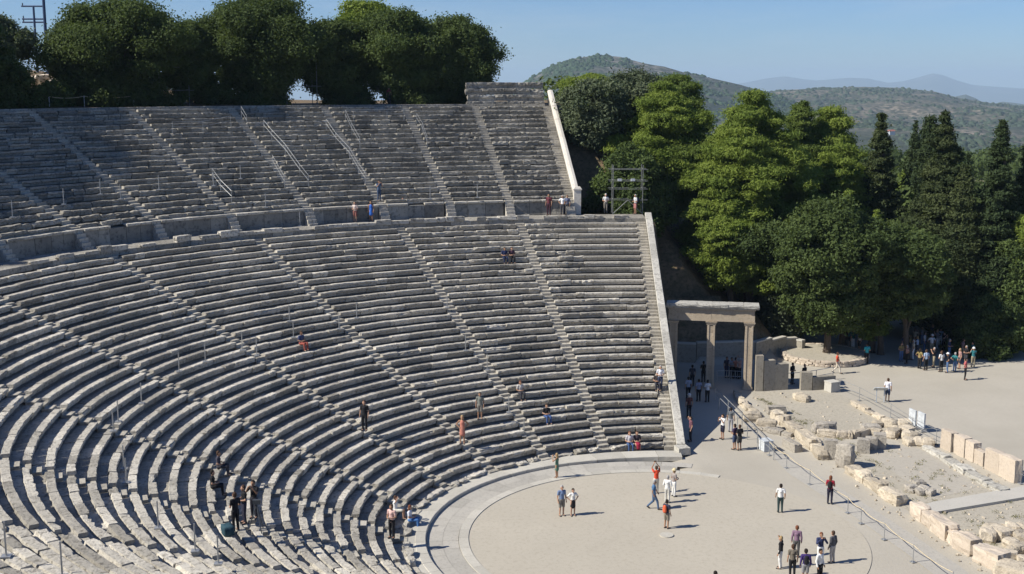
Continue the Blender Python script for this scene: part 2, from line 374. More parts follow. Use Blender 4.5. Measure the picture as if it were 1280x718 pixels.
# podium wall of upright slabs with a moulded cap, cut by the stair openings
def podium(a0, a1, seed):
    rg = random.Random(seed); mb = MB(); cap = MB(); a = a0; rp = 40.3 * S
    while a < a1 - .01:
        b = a + arclen(a, rp, rg.uniform(.9, 1.7)); 
        if a1 - b < .8: b = a1
        g = arclen(a, rp, .012); top = UZ0 - UH - .10; dr = rg.gauss(0, .015)
        pts = [(rp - .05 + dr, DZ - .1), (rp - .05 + dr, DZ + .16), (rp + dr, DZ + .18), (rp + .02 + dr, top), (rp + .5, top)]
        A = np.array([[P(a + g + (b - a - 2 * g) * i / 3, r + rg.gauss(0, .006), z) for r, z in pts] for i in range(4)])
        b0 = mb.n; mb.grid(A, tint=min(1, max(0, rg.gauss(.5, .25)))); mb.f.append(tuple(b0 + j for j in range(5))); mb.f.append(tuple(b0 + 15 + j for j in range(5))[::-1])
        if rg.random() < .86:
            z0 = top + .003; c = rg.uniform(0, .08)
            pts = [(rp - .10 + c, z0), (rp - .14 + c, z0 + .07), (rp - .14 + c, z0 + .17), (rp - .1 + c, z0 + .19), (rp + .6, z0 + .19)]
            A = np.array([[P(a + g + (b - a - 2 * g) * i / 3, r + rg.gauss(0, .012), z + rg.gauss(0, .008)) for r, z in pts] for i in range(4)])
            b0 = cap.n; cap.grid(A, tint=min(1, max(0, rg.gauss(.6, .25)))); cap.f.append(tuple(b0 + j for j in range(5))); cap.f.append(tuple(b0 + 15 + j for j in range(5))[::-1])
        a = b
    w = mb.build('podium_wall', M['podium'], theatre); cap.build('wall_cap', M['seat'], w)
ups = [a for a in UA if a > -75]
for i in range(len(ups) - 1): podium(ups[i + 1], ups[i] - arclen(60, 40.3 * S, SW), 300 + i)
for i, a in enumerate(ups):                 # short flights through the podium
    mb = MB(); n = 5; zt = UZ0 - UH / 2
    for s in range(n):
        z = DZ + (zt - DZ) * (s + .6) / n; r = 40.3 * S - .9 + s * .24; w = arclen(a, r, SW - .04)
        V = [P(aa, rr, zz) for zz in (DZ - .1, z) for rr in (r, r + .32 if s < n - 1 else UR0 + .25) for aa in (a - w, a)]
        mb.add(V, [(0, 1, 5, 4), (4, 5, 7, 6), (0, 4, 6, 2), (1, 3, 7, 5)], tint=.6)
    mb.build('podium_steps', M['seat'], theatre)

# retaining walls with sloping coping at the ends
def wallslab(a, rr, zf_top, zf_bot, wd, off, mat, name, parent, seglen=1.6, rounded=False, seed=0):
    rg = random.Random(seed); mb = MB(); r = rr[0]; t = dirv(a); nrm = np.array([t[1], -t[0]]) * (1 if a > 0 else -1)  # outward from the seating
    if np.dot(nrm, np.array([0, 1.0])) < 0: nrm = -nrm
    while r < rr[1] - .01:
        r2 = min(rr[1], r + seglen * rg.uniform(.8, 1.3)); tn = rg.random()
        A = []
        for q in (r + .014, r2 - .014):
            p0 = P(a, q, 0)[:2]; zt = zf_top(q) + rg.gauss(0, .018); zb = zf_bot(q)
            pf = [(0, zb), (0, zt - .05), (.03, zt), (wd - .03, zt), (wd, zt - .05), (wd, zb)]
            if rounded: pf = [(0, zb), (0, zt - .16), (.05, zt - .05), (wd * .5, zt), (wd - .05, zt - .05), (wd, zt - .16), (wd, zb)]
            A.append([[*(p0 + nrm * (off + u)), z] for u, z in pf])
        A = np.array(A); b0 = mb.n; m = A.shape[1]; mb.grid(A, tint=tn); mb.f.append(tuple(b0 + j for j in range(m))); mb.f.append(tuple(b0 + m + j for j in range(m))[::-1]); r = r2
    return mb.build(name, mat, parent)
for a in (LA[0], LA[-1] + 0.0):
    s_ = 1 if a > 0 else -1
    off = .02 if a > 0 else .82
    zt = lambda r: LZ0 + (r - LR0) / LD * LH + .30
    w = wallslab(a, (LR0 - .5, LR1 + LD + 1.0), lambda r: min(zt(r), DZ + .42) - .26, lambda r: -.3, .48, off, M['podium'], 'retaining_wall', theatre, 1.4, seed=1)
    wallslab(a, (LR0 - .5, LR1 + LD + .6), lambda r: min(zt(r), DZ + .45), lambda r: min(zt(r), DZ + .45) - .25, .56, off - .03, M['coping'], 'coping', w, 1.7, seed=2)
    p = P(a, LR0 - .95, 0); mbp = MB(); mbp.box((p[0], p[1] + (.30 + (0 if a > 0 else .8)), .22), (.85, .8, .44), R(8), .97, .7); mbp.build('end_block', M['coping'], w)
aU = UA[0]
ztu = lambda r: UZ0 + (r - UR0) / UD * UH + .42
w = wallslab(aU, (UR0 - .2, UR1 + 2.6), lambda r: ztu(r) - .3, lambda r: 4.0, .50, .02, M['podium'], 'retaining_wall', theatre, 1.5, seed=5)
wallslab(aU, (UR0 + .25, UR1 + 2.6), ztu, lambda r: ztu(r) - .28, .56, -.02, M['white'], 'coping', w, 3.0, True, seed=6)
p = P(aU, UR0 - .18, 0); mbp = MB(); cx, cy = p[0], p[1] + .28
mbp.box((cx, cy, (DZ + 12.9 * S) / 2), (.62, .62, 12.9 * S - DZ), R(-1)); mbp.box((cx, cy, 12.9 * S + .06), (.74, .74, .118), R(-1)); mbp.box((cx, cy, 12.9 * S + .20), (.70, .66, .16), R(-1), .75)
mbp.build('end_pier', M['white'], w)
# high back wall at the top of the far corner: three courses
mb = MB(); rb = UR1 + UD + .35; zb = 19.05 * S; a_hi = 90.3; a_lo = 83.6
for c in range(4): seat_blocks(mb, a_lo + .12 * (c % 2), a_hi, rb + c * .42, zb + .62 * (c + 1), .62, .75, 900 + c, .9, .8, 1.6)
mb.build('back_wall', M['seat_dark'], theatre)
mb = MB(); ringband(mb, UR1, 0, 0, 0, -70, 90.3, 1.6, [(UR1 + UD + .0, 19.2 * S - .3), (UR1 + UD + .02, 19.35 * S), (UR1 + UD + .05, 19.37 * S), (UR1 + UD + .55, 19.36 * S), (UR1 + UD + .56, 19.1 * S)], 9, .3)
mb.build('top_kerb', M['seat_dark'], theatre)

# ------------------------------------------------------------------ orchestra, walkway, ground
def disk(name, mat, r, z, n=180):
    mb = MB(); th = np.linspace(0, 2 * math.pi, n, endpoint=False); rings = []
    for q in (0.001, .2, .4, .6, .8, 1.0): rings.append(np.c_[np.cos(th) * r * q, np.sin(th) * r * q, np.full(n, z)])
    mb.grid(np.array(rings), True); return tag(mb.build(name, mat), kind='structure')
disk('orchestra_floor', M['orch'], 9.40 * S, .012)
mb = MB(); rg = random.Random(8); th = 0
while th < 2 * math.pi - .001:
    t2 = min(2 * math.pi, th + rg.uniform(.10, .16)); n = 3; g = .0006
    r0, r1 = 9.38 * S, 9.85 * S
    A = []
    for i in range(n + 1):
        t = th + g + (t2 - th - 2 * g) * i / n; d = np.array([math.cos(t), math.sin(t)])
        hz = .05 if math.sin(t) < .45 else .018
        A.append([[*(d * q), z] for q, z in ((r0, -.05), (r0 + .01, hz), (r1 - .01, hz), (r1, -.1))])
    dg_ = math.degrees((th + t2) / 2)
    if not 20 < dg_ < 150: mb.grid(np.array(A), tint=rg.random())
    th = t2
tag(mb.build('kerb_ring', M['ring']), kind='structure')
mb = MB(); rg = random.Random(9)             # slabs of the ring walkway
for (q0, q1) in ((9.86 * S, 10.6 * S), (10.6 * S, KR)):
    a = -95.0 + rg.uniform(0, 3)
    while a < 103:
        b = a + math.degrees(rg.uniform(.9, 1.9) / q0); A = []
        for i in range(4):
            aa = a + .04 + (b - a - .08) * i / 3; d = dirv(aa) 
            A.append([[*(d * q), .006 + rg.gauss(0, .0015)] for q in (q0 + .005, q1 - .005)])
        mb.grid(np.array(A), tint=rg.random()); a = b
tag(mb.build('walkway_paving', M['pave']), kind='structure')
mb = MB(); mb.tube([(-.03, .05, 0), (-.03, .05, .07)], [.36, .355], 28); tag(mb.build('altar_base', M['ring']), 'round flat stone disc set in the middle of the orchestra floor', 'stone disc')

_rw = [G(*q) for q in ((840, 452), (870, 453), (915, 452), (942, 452), (962, 446), (980, 441), (995, 440), (1004, 442))]
RWY = [_rw[0][1] - 12] + [q[1] for q in _rw] + [_rw[-1][1] + 5, _rw[-1][1] + 25]; RWX = [_rw[0][0] + .4] + [q[0] - .25 for q in _rw] + [_rw[-1][0] - 8, _rw[-1][0] - 30]
def H(x, y):
    a, r = inv(x, y)
    def cav(r):
        if r < LR0 - 1: return -.3
        if r < LR1 + LD: return max(-.3, LZ0 + (r - LR0) / LD * LH - 1.3)
        if r < UR0: return DZ - .6
        if r < UR1 + UD + .3: return UZ0 + (r - UR0) / UD * UH - 1.3
        return 19.25 * S
    lim = 97.68 if r < 39 * S else (90.9 if r > 40.6 * S else 99)
    beyond = 19.25 * S
    if r > UR1 + UD:
        m = 3.6 * math.exp(-((a - 52) / 13) ** 2 - ((r - 80 * S) / (11 * S)) ** 2)
        fall = max(0.0, r - 92 * S) * .12
        beyond = 19.25 * S + m + .25 * mnoise.noise(Vector((x * .12, y * .12, 0))) - fall
    if -90.72 - .8 <= a <= lim:
        return max(beyond, -40) if r > UR1 + UD else cav(r)
    t = (r + SH) * R(max(a - lim, 0)) if a > 0 else (r + SH) * R(max(-91 - a, 0))
    if r <= UR1 + UD: e = min(cav(r) + 1.0, max(-.3, (r - 31.5 * S) * 1.25))
    else: e = beyond
    if lim > 98: e = DZ - .05
    if a > 0:
        e = e - max(0, t - (4.0 if r > 41 * S else 1.5)) * (1.15 if r > 40 * S else .62)
        xw = float(np.interp(y, RWY, RWX))
        e = -.02 if x > xw else min(e, 1.3 + (xw - x) * .85)
    else: e = e - t * .8
    return max(e, -.02)
def far_fall(x, y):
    D = math.hypot(x, y)
    if D < 170: return 0
    t = min(1, (D - 170) / 1100); s = t * t * (3 - 2 * t); f = -66 * s
    if D > 3500: f -= min(1, (D - 3500) / 5000) * 330
    return f
xs = [-118 + i * 1.0 for i in range(196)]; g = 1.3
while xs[-1] < 24000: g *= 1.16; xs.append(xs[-1] + g)
g = 1.3
while xs[0] > -24000: g *= 1.16; xs.insert(0, xs[0] - g)
ys = [-88 + i * 1.0 for i in range(170)]; g = 1.3
while ys[-1] < 24000: g *= 1.16; ys.append(ys[-1] + g)
g = 1.3
while ys[0] > -24000: g *= 1.16; ys.insert(0, ys[0] - g)
mb = MB(); V = np.zeros((len(xs), len(ys), 3)); T = np.zeros((len(xs), len(ys)))
for i, x in enumerate(xs):
    for j, y in enumerate(ys):
        D = math.hypot(x, y); h = H(x, y) if D < 400 else 0.0
        if D >= 170: h = max(h, -.02) * max(0, 1 - (D - 170) / 150); h += far_fall(x, y)
        V[i, j] = (x, y, h)
        plaza = 1.0
        if h > .25 or D > 90: plaza = 0
        tt = 0.0 if plaza else .5
        if D > 170: tt = min(1, .5 + (D - 170) / 200)
        T[i, j] = tt
mb.grid(V); mb.t = [T.reshape(-1)]
ter = tag(mb.build('ground', terrain_mat(), smooth=True), kind='structure')

def poly(name, mat, pts, z, kind='structure', n=10):
    mb = MB(); V = [(p[0], p[1], z) for p in pts]; mb.add(V, [tuple(range(len(V)))]); o = mb.build(name, mat)
    if o.data.polygons[0].normal.z < 0: o.data.flip_normals()
    return tag(o, kind=kind)
poly('earth_floor', M['ruinfloor'], [G(*q) for q in ((938, 490), (1042, 490), (1075, 505), (1115, 530), (1160, 556), (1258, 608), (1290, 622), (1290, 790), (1262, 745), (1245, 705), (1185, 668), (1130, 635), (1060, 582), (1030, 566), (985, 532), (950, 508))], .008)
poly('path', M['ground'], [G(*q) for q in ((1090, 572), (1060, 566), (1030, 540), (1046, 536), (1100, 545), (1150, 562), (1235, 603), (1205, 615), (1170, 622), (1130, 600))], .014)
poly('gravel_strip', M['pave'], [G(*q) for q in ((955, 560), (966, 560), (1010, 586), (1100, 642), (1200, 708), (1240, 740), (1195, 740), (1130, 690), (1050, 634), (985, 592))], .006)

# ------------------------------------------------------------------ hills and far ranges
HG = []
def hill(name, mat, prof, D, Dn, zn, back=.35, nz=6.0, fr=.0035, nr=70, seed=0, pw=1.6):
    xs_ = [p[0] for p in prof]; ys_ = [p[1] for p in prof]; n = 260; A = np.zeros((n, nr, 3))
    for i in range(n):
        px = xs_[0] + (xs_[-1] - xs_[0]) * i / (n - 1); py = np.interp(px, xs_, ys_)
        crest = CAM[2] + (104 - py) / F * D
        for j in range(nr):
            s = j / (nr - 1) * (1 + back); d = Dn + (D - Dn) * s
            xy = colpt(px, d)
            if s <= 1: z = zn + (crest - zn) * (s ** pw if pw != 0 else s)
            else: z = crest - (crest - zn + 60) * ((s - 1) / back) ** 1.3
            q = Vector((xy[0] * fr, xy[1] * fr, seed)); f = mnoise.noise(q) + .5 * mnoise.noise(q * 2.3) + .25 * mnoise.noise(q * 5.1)+ .15 * mnoise.noise(q * 13)
            amp = nz * (1.6 * math.sin(math.pi * min(1, s)) + .12)
            A[i, j] = (xy[0], xy[1], z + f * amp)
    mb = MB(); mb.grid(A); HG.append(A); return tag(mb.build(name, mat, smooth=True), kind='structure')
hmA = hill_mat('maquis_hill', (.22, .20, .17), (.028, .042, .026), .05)
hmB = hill_mat('terraced_hill', (.30, .245, .185), (.040, .052, .032), .042)
hill('hill', hmA, [(560, 150), (610, 128), (640, 114), (665, 98), (690, 84), (720, 74), (745, 71), (775, 72.5), (800, 79), (815, 82), (830, 84), (855, 91), (885, 97), (925, 106), (970, 118), (1010, 132), (1060, 150)], 2700, 1500, -60, nz=10, seed=1)
hill('hill', hmB, [(830, 150), (880, 128), (940, 116), (975, 112), (1020, 110), (1080, 108.5), (1130, 110), (1170, 114), (1200, 121), (1240, 127), (1300, 132), (1360, 138)], 3600, 1250, -64, nz=14, seed=2, pw=1.25)
blue = hill_mat('distant_range', (.16, .16, .13), (.06, .075, .05), .004)
hill('hill', blue, [(1150, 140), (1180, 126), (1197, 119), (1208, 117), (1220, 121), (1232, 127), (1240, 129), (1255, 125), (1275, 127), (1310, 131), (1360, 150)], 7500, 6300, -300, nz=12, fr=.001, seed=3)
hill('mountain_range', blue, [(600, 112), (800, 108), (900, 108), (935, 103), (960, 98), (982, 96), (1000, 99), (1020, 101), (1060, 98), (1085, 99), (1110, 104), (1130, 102), (1150, 97), (1165, 93), (1178, 95), (1195, 101), (1215, 106), (1240, 108), (1280, 110), (1400, 112)], 21000, 15000, -420, nz=30, fr=.0004, seed=4)

def scrub(name, A, n, s0, s1, seed, col, smin=0.0, smax=.75):
    rg = np.random.default_rng(seed); ni, nj = A.shape[:2]; V = []; m = 0; out = []
    jm = int(nj * smax)
    while m < n:
        i = rg.uniform(0, ni - 1.01); j = rg.uniform(1 + smin * nj, jm); a, b = int(i), int(j); p = A[a, b] * (1 - i + a) * (1 - j + b) + A[a + 1, b] * (i - a) * (1 - j + b) + A[a, b + 1] * (1 - i + a) * (j - b) + A[a + 1, b + 1] * (i - a) * (j - b)
        k = mnoise.noise(Vector((p[0] * .006, p[1] * .006, seed))) + .6 * mnoise.noise(Vector((p[0] * .02, p[1] * .02, seed)))
        if k < rg.uniform(-.15, .35): continue
        out.append(p); m += 1
    C = np.array(out); sz = rg.uniform(s0, s1, n) * rg.uniform(.6, 1.3, n)
    th = np.linspace(0, 2 * math.pi, 6, endpoint=False); base = np.concatenate([np.c_[np.cos(th), np.sin(th), th * 0 - .2], np.c_[np.cos(th + .5) * .75, np.sin(th + .5) * .75, th * 0 + .5], [[0, 0, .85]]])
    V = C[:, None, :] + base[None] * sz[:, None, None] * rg.uniform(.75, 1.25, (n, 13, 1)) * np.array([1, 1, .9])
    F1 = []
    for q in range(6): r = (q + 1) % 6; F1 += [(q, r, 6 + q), (r, 6 + r, 6 + q), (6 + q, 6 + r, 12)]
    F1 = np.array(F1); Fa = (F1[None] + (np.arange(n) * 13)[:, None, None]).reshape(-1, 3); me = bpy.data.meshes.new(name)
    me.vertices.add(n * 13); me.vertices.foreach_set('co', V.astype(np.float32).ravel()); me.loops.add(Fa.size); me.loops.foreach_set('vertex_index', Fa.astype(np.int32).ravel()); me.polygons.add(len(Fa))
    me.polygons.foreach_set('loop_start', np.arange(0, Fa.size, 3, dtype=np.int32)); me.polygons.foreach_set('loop_total', np.full(len(Fa), 3, np.int32)); me.update(calc_edges=True)
    ta = me.attributes.new('tint', 'FLOAT', 'POINT'); ta.data.foreach_set('value', np.repeat(rg.uniform(0, 1, n), 13).astype(np.float32))
    me.materials.append(leaf_mat('hill_scrub', col, tuple(c * 2 for c in col), 0.0)); o = bpy.data.objects.new(name, me); COL.objects.link(o); return tag(o, kind='stuff')
scrub('hill_scrub', HG[0], 6500, 2.5, 6.0, 1, (.026, .042, .022), .25, .76)
scrub('hill_scrub', HG[1], 5200, 2.5, 6.5, 2, (.030, .042, .026), .0, .76)

# ------------------------------------------------------------------ trees
def leaf_quads(C, Nrm, ls, lw, rg):
    n = len(C); t = rg.normal(size=(n, 3)); t -= (t * Nrm).sum(1)[:, None] * Nrm; t /= np.linalg.norm(t, axis=1)[:, None] + 1e-9
    b = np.cross(Nrm, t); s = (ls * rg.uniform(.6, 1.35, n))[:, None]; w_ = (lw * rg.uniform(.6, 1.35, n))[:, None]
    return np.stack([C - t * s, C - b * w_, C + t * s, C + b * w_], 1).reshape(-1, 3)
def quad_mesh(name, V, tint, mat, parent, org):
    n = len(V) // 4; me = bpy.data.meshes.new(name); me.vertices.add(len(V)); me.vertices.foreach_set('co', (V - np.array(org)).astype(np.float32).ravel())
    me.loops.add(n * 4); me.loops.foreach_set('vertex_index', np.arange(n * 4, dtype=np.int32)); me.polygons.add(n)
    me.polygons.foreach_set('loop_start', np.arange(0, n * 4, 4, dtype=np.int32)); me.polygons.foreach_set('loop_total', np.full(n, 4, np.int32))
    ta = me.attributes.new('tint', 'FLOAT', 'POINT'); ta.data.foreach_set('value', np.clip(tint, 0, 1).astype(np.float32))
    me.materials.append(mat); me.update(calc_edges=True); me.validate()
    o = bpy.data.objects.new(name, me); COL.objects.link(o)
    if parent: o.parent = parent
    return o
def prof(kind, t):
    if kind == 'round': return math.sqrt(max(0, 1 - (2 * t - 1) ** 2)) ** .8 * (1 if t > .5 else .9)
    if kind == 'ovoid': return math.sin(math.pi * min(1, (t * .86 + .14)) ** .8) ** .7 if t < 1 else 0
    if kind == 'cone': return max(0.03, (1 - t) ** .75) * (min(1, t * 6 + .35))
    if kind == 'spindle': return max(.03, math.sin(math.pi * min(.98, t * .8 + .2)) ** .7)
    if kind == 'umbrella': return math.sqrt(max(0, 1 - (t) ** 2)) * min(1, t * 4 + .5)
    if kind == 'bush': return math.sqrt(max(0, 1 - t ** 2.2))
    return 1
def tree(name, label, cat, xy, zb, ztop, width, mat, kind='round', base=.15, seed=0, clump=.17, dens=1.0, leaf=(.17, .085), limbs=10, flatn=.7, lean=(0, 0), group=None, gaps=.0, depth=None, extra=None):
    rg = np.random.default_rng(seed + 11); x, y = xy[0], xy[1]; h = ztop - zb; org = (x, y, zb); root = empty(name, org); tag(root, label, cat, group)
    Rw = width / 2; z0 = zb + h * base; hc = ztop - z0; cl = max(.35, clump * width)
    K = int(max(16, 3.6 * (Rw * hc * 2.6) / (cl * cl * 1.5))); C = []; Rc = []
    while len(C) < K:
        t = rg.uniform(0, 1); pr = prof(kind, t); q = rg.uniform(0, 1) ** .42
        if rg.uniform() > pr ** .7 + .05: continue
        th = rg.uniform(0, 2 * math.pi); dv = Vector((math.cos(th), math.sin(th), t * 1.6)); lob = 1 + (.55 * mnoise.noise(dv * 1.5 + Vector((seed, 0, 0))) + .35 * mnoise.noise(dv * 3.6 + Vector((0, seed, 0)))) * (1.0 if kind != 'spindle' else .4)
        rr = max(0, Rw * pr * lob * q - cl * .35 * q); zc = z0 + t * hc - (hc * .22 * max(0, mnoise.noise(dv * 2.2 + Vector((0, 0, seed)))) if t > .6 and kind not in ('cone', 'spindle') else 0); zc = min(zc, ztop - cl * .35) + rg.normal() * .1
        if gaps and mnoise.noise(Vector((math.cos(th) * 1.5 + seed, math.sin(th) * 1.5, t * 3))) > .45 - gaps: 
            if q > .5: continue
        C.append((x + lean[0] * t + rr * math.cos(th), y + lean[1] * t + rr * math.sin(th), zc)); Rc.append(cl * rg.uniform(.45, 1.2) * ((.30 + .70 * min(1, pr + .05)) if kind in ('cone', 'spindle') else (.6 + .4 * min(1, pr + .2))))
    C = np.array(C); Rc = np.array(Rc); Vs = []; Ts = []
    for c, r in zip(C, Rc):
        n = int(dens * 3.4 * (4 * math.pi * r * r * .75) / (leaf[0] * leaf[1] * 2)); n = max(12, min(n, 2600))
        d = rg.normal(size=(n, 3)); d /= np.linalg.norm(d, axis=1)[:, None]; rad = r * (rg.uniform(0, 1, n) ** .45 * (1 + .28 * np.abs(rg.normal(size=n))))[:, None] * (1 + .35 * np.sin(d[:, :1] * 7 + c[0]) * np.cos(d[:, 1:2] * 6 + c[1]))
        p = c + d * rad * np.array([1.1, 1.1, flatn]); nn = d * .6 + rg.normal(size=(n, 3)) * .55 + np.array([0, 0, .35]); nn /= np.linalg.norm(nn, axis=1)[:, None]
        Vs.append(leaf_quads(p, nn, leaf[0], leaf[1], rg)); tt = rg.uniform(.0, 1.0) * .7 + .3 * rg.uniform(0, 1, n); Ts.append(np.repeat(tt, 4))
    quad_mesh('crown', np.concatenate(Vs), np.concatenate(Ts), mat, root, org)
    mb = MB(); tr = max(.06, h * .022); cx, cy = x + lean[0] * .5, y + lean[1] * .5; zt = z0 + hc * (.85 if kind in ('cone', 'spindle') else .45)
    pts = [(x + (cx - x) * s + math.sin(s * 5 + seed) * tr * .8, y + (cy - y) * s + math.cos(s * 4 + seed) * tr * .6, zb - .3 + (zt - zb + .3) * s) for s in np.linspace(0, 1, 7)]
    mb.tube(pts, [tr * k for k in (1.5, 1.1, .95, .8, .65, .45, .2)], 8); rr_ = random.Random(seed)
    far = sorted(range(len(C)), key=lambda i: rr_.random())[:limbs]
    for i in far:
        s = rr_.uniform(.35, .85); p0 = np.array(pts[int(s * 6)]); p1 = C[i]; mid = (p0 + p1) / 2 + np.array([0, 0, .12 * np.linalg.norm(p1 - p0)])
        mb.tube([p0, mid, p1], [tr * .42, tr * .28, tr * .08], 5)
    mb.build('trunk', M['bark'], root, org=None).location = (0, 0, 0)
    o = root.children[-1] if False else [c for c in root.children if c.name.startswith('trunk')][0]
    o.location = (-x, -y, -zb)
    return root
def tpx(name, label, cat, px, D, ytop, wpx, mat, kind, ybase=None, zb=None, **kw):
    xy = colpt(px, D * S); z0 = H(xy[0], xy[1]) if zb is None else zb
    dep = D * S; width = wpx / F * dep
    return tree(name, label, cat, xy, z0, zat(xy, ytop), width, mat, kind, **kw)

# along the top of the seating, left half of the view
TG = 'trees along the top rim of the seating'
def rimD(px, rr):
    rr = 60.3 + (rr - 60) * .35 if rr > 61.6 else rr                           # distance at which column px crosses radius rr behind the seats
    for D in np.arange(60, 160, .5):
        xy = colpt(px, D * S); a, r = inv(*xy)
        if D > 75 and r > rr * S: return D
    return 120
for (px, rr, yt, wpx, mat, kind, bs, lab, sd) in [
    (-6, 72, 18, 78, 'grey', 'round', .35, 'grey green olive-like tree with thin crown at the far left edge', 1),
    (0, 62, 60, 66, 'oak', 'bush', .0, 'low dark bushy tree below the olive at the left edge', 2),
    (100, 66, 34, 62, 'oak', 'round', .08, 'dark small crowned oak right of the power poles', 3),
    (150, 65, 4, 150, 'oak', 'round', .10, 'broadest dark oak crown at left on the theatre rim', 4),
    (236, 65, 28, 80, 'oak', 'round', .10, 'narrow dark tree between the two broad oaks on the rim', 5),
    (325, 66, 2, 150, 'oak', 'round', .12, 'tallest broad oak in the middle of the rim trees', 6),
    (420, 66, 29, 90, 'oak', 'round', .12, 'lower round dark tree right of the tallest rim oak', 7),
    (500, 65, 18, 118, 'holm', 'round', .08, 'dense olive green holm oak near the end of the rim trees', 9),
    (568, 64, 25, 112, 'oak', 'round', .06, 'last dark rounded tree at the right end of the rim row', 10)]:
    tpx('oak_tree', lab, 'tree', px, rimD(px, rr), yt, wpx * 1.0, M[mat], kind, base=max(bs, .10) if px > 60 else bs, seed=sd, clump=.125, gaps=.3, leaf=(.13, .075), limbs=16, group=TG, dens=.8)
tpx('pine_tree', 'yellow green pine top rising behind the rim oaks', 'tree', 458, rimD(458, 74), 7, 80, M['pine'], 'round', base=.3, seed=8, clump=.16, group=TG)
for k, (px, rr, yt, wpx, lab) in enumerate([(66, 61, 104, 44, 'low dark shrub under the oaks beside the steps path'), (14, 60.5, 106, 56, 'dark scrubby bush at the rim left of the steps path'), (120, 61.5, 98, 70, 'shaded shrub below the broadest rim oak'), (560, 61.5, 104, 60, 'shaded undershrub below the last rim tree'), (185, 63, 106, 70, 'long dark shrub under the gap left of the narrow rim tree'), (270, 63, 108, 60, 'dark shrub right of the narrow rim tree'), (330, 63, 110, 70, 'low dark shrub at the foot of the tallest rim oak'), (440, 63, 108, 60, 'dark shrub below the yellow green pine top'), (515, 62, 108, 70, 'low shrub in the shade of the holm oak')]):
    tpx('shrub', lab, 'shrub', px, rimD(px, rr), yt, wpx, M['oak'], 'bush', base=0, seed=20 + k, clump=.2, leaf=(.13, .07), limbs=5, dens=.8)
# the rim row goes on to the left of the frame; its shade falls on the upper rows
for k, (aa, rr, hh, ww) in enumerate([(35, 59.5, 11, 10), (28.5, 60.5, 12, 11), (22, 60, 11, 10), (15.5, 61, 12, 11), (8, 60, 10, 10), (42, 62, 11, 8)]):
    q = P(aa, rr * S, 19.2 * S); tree('oak_tree', 'dark rim oak standing left of the frame, shading the upper rows', 'tree', q[:2], q[2], q[2] + hh, ww, M['oak'], 'round', base=.15, seed=70 + k, clump=.13, dens=.7, group='rim oaks left of the frame')
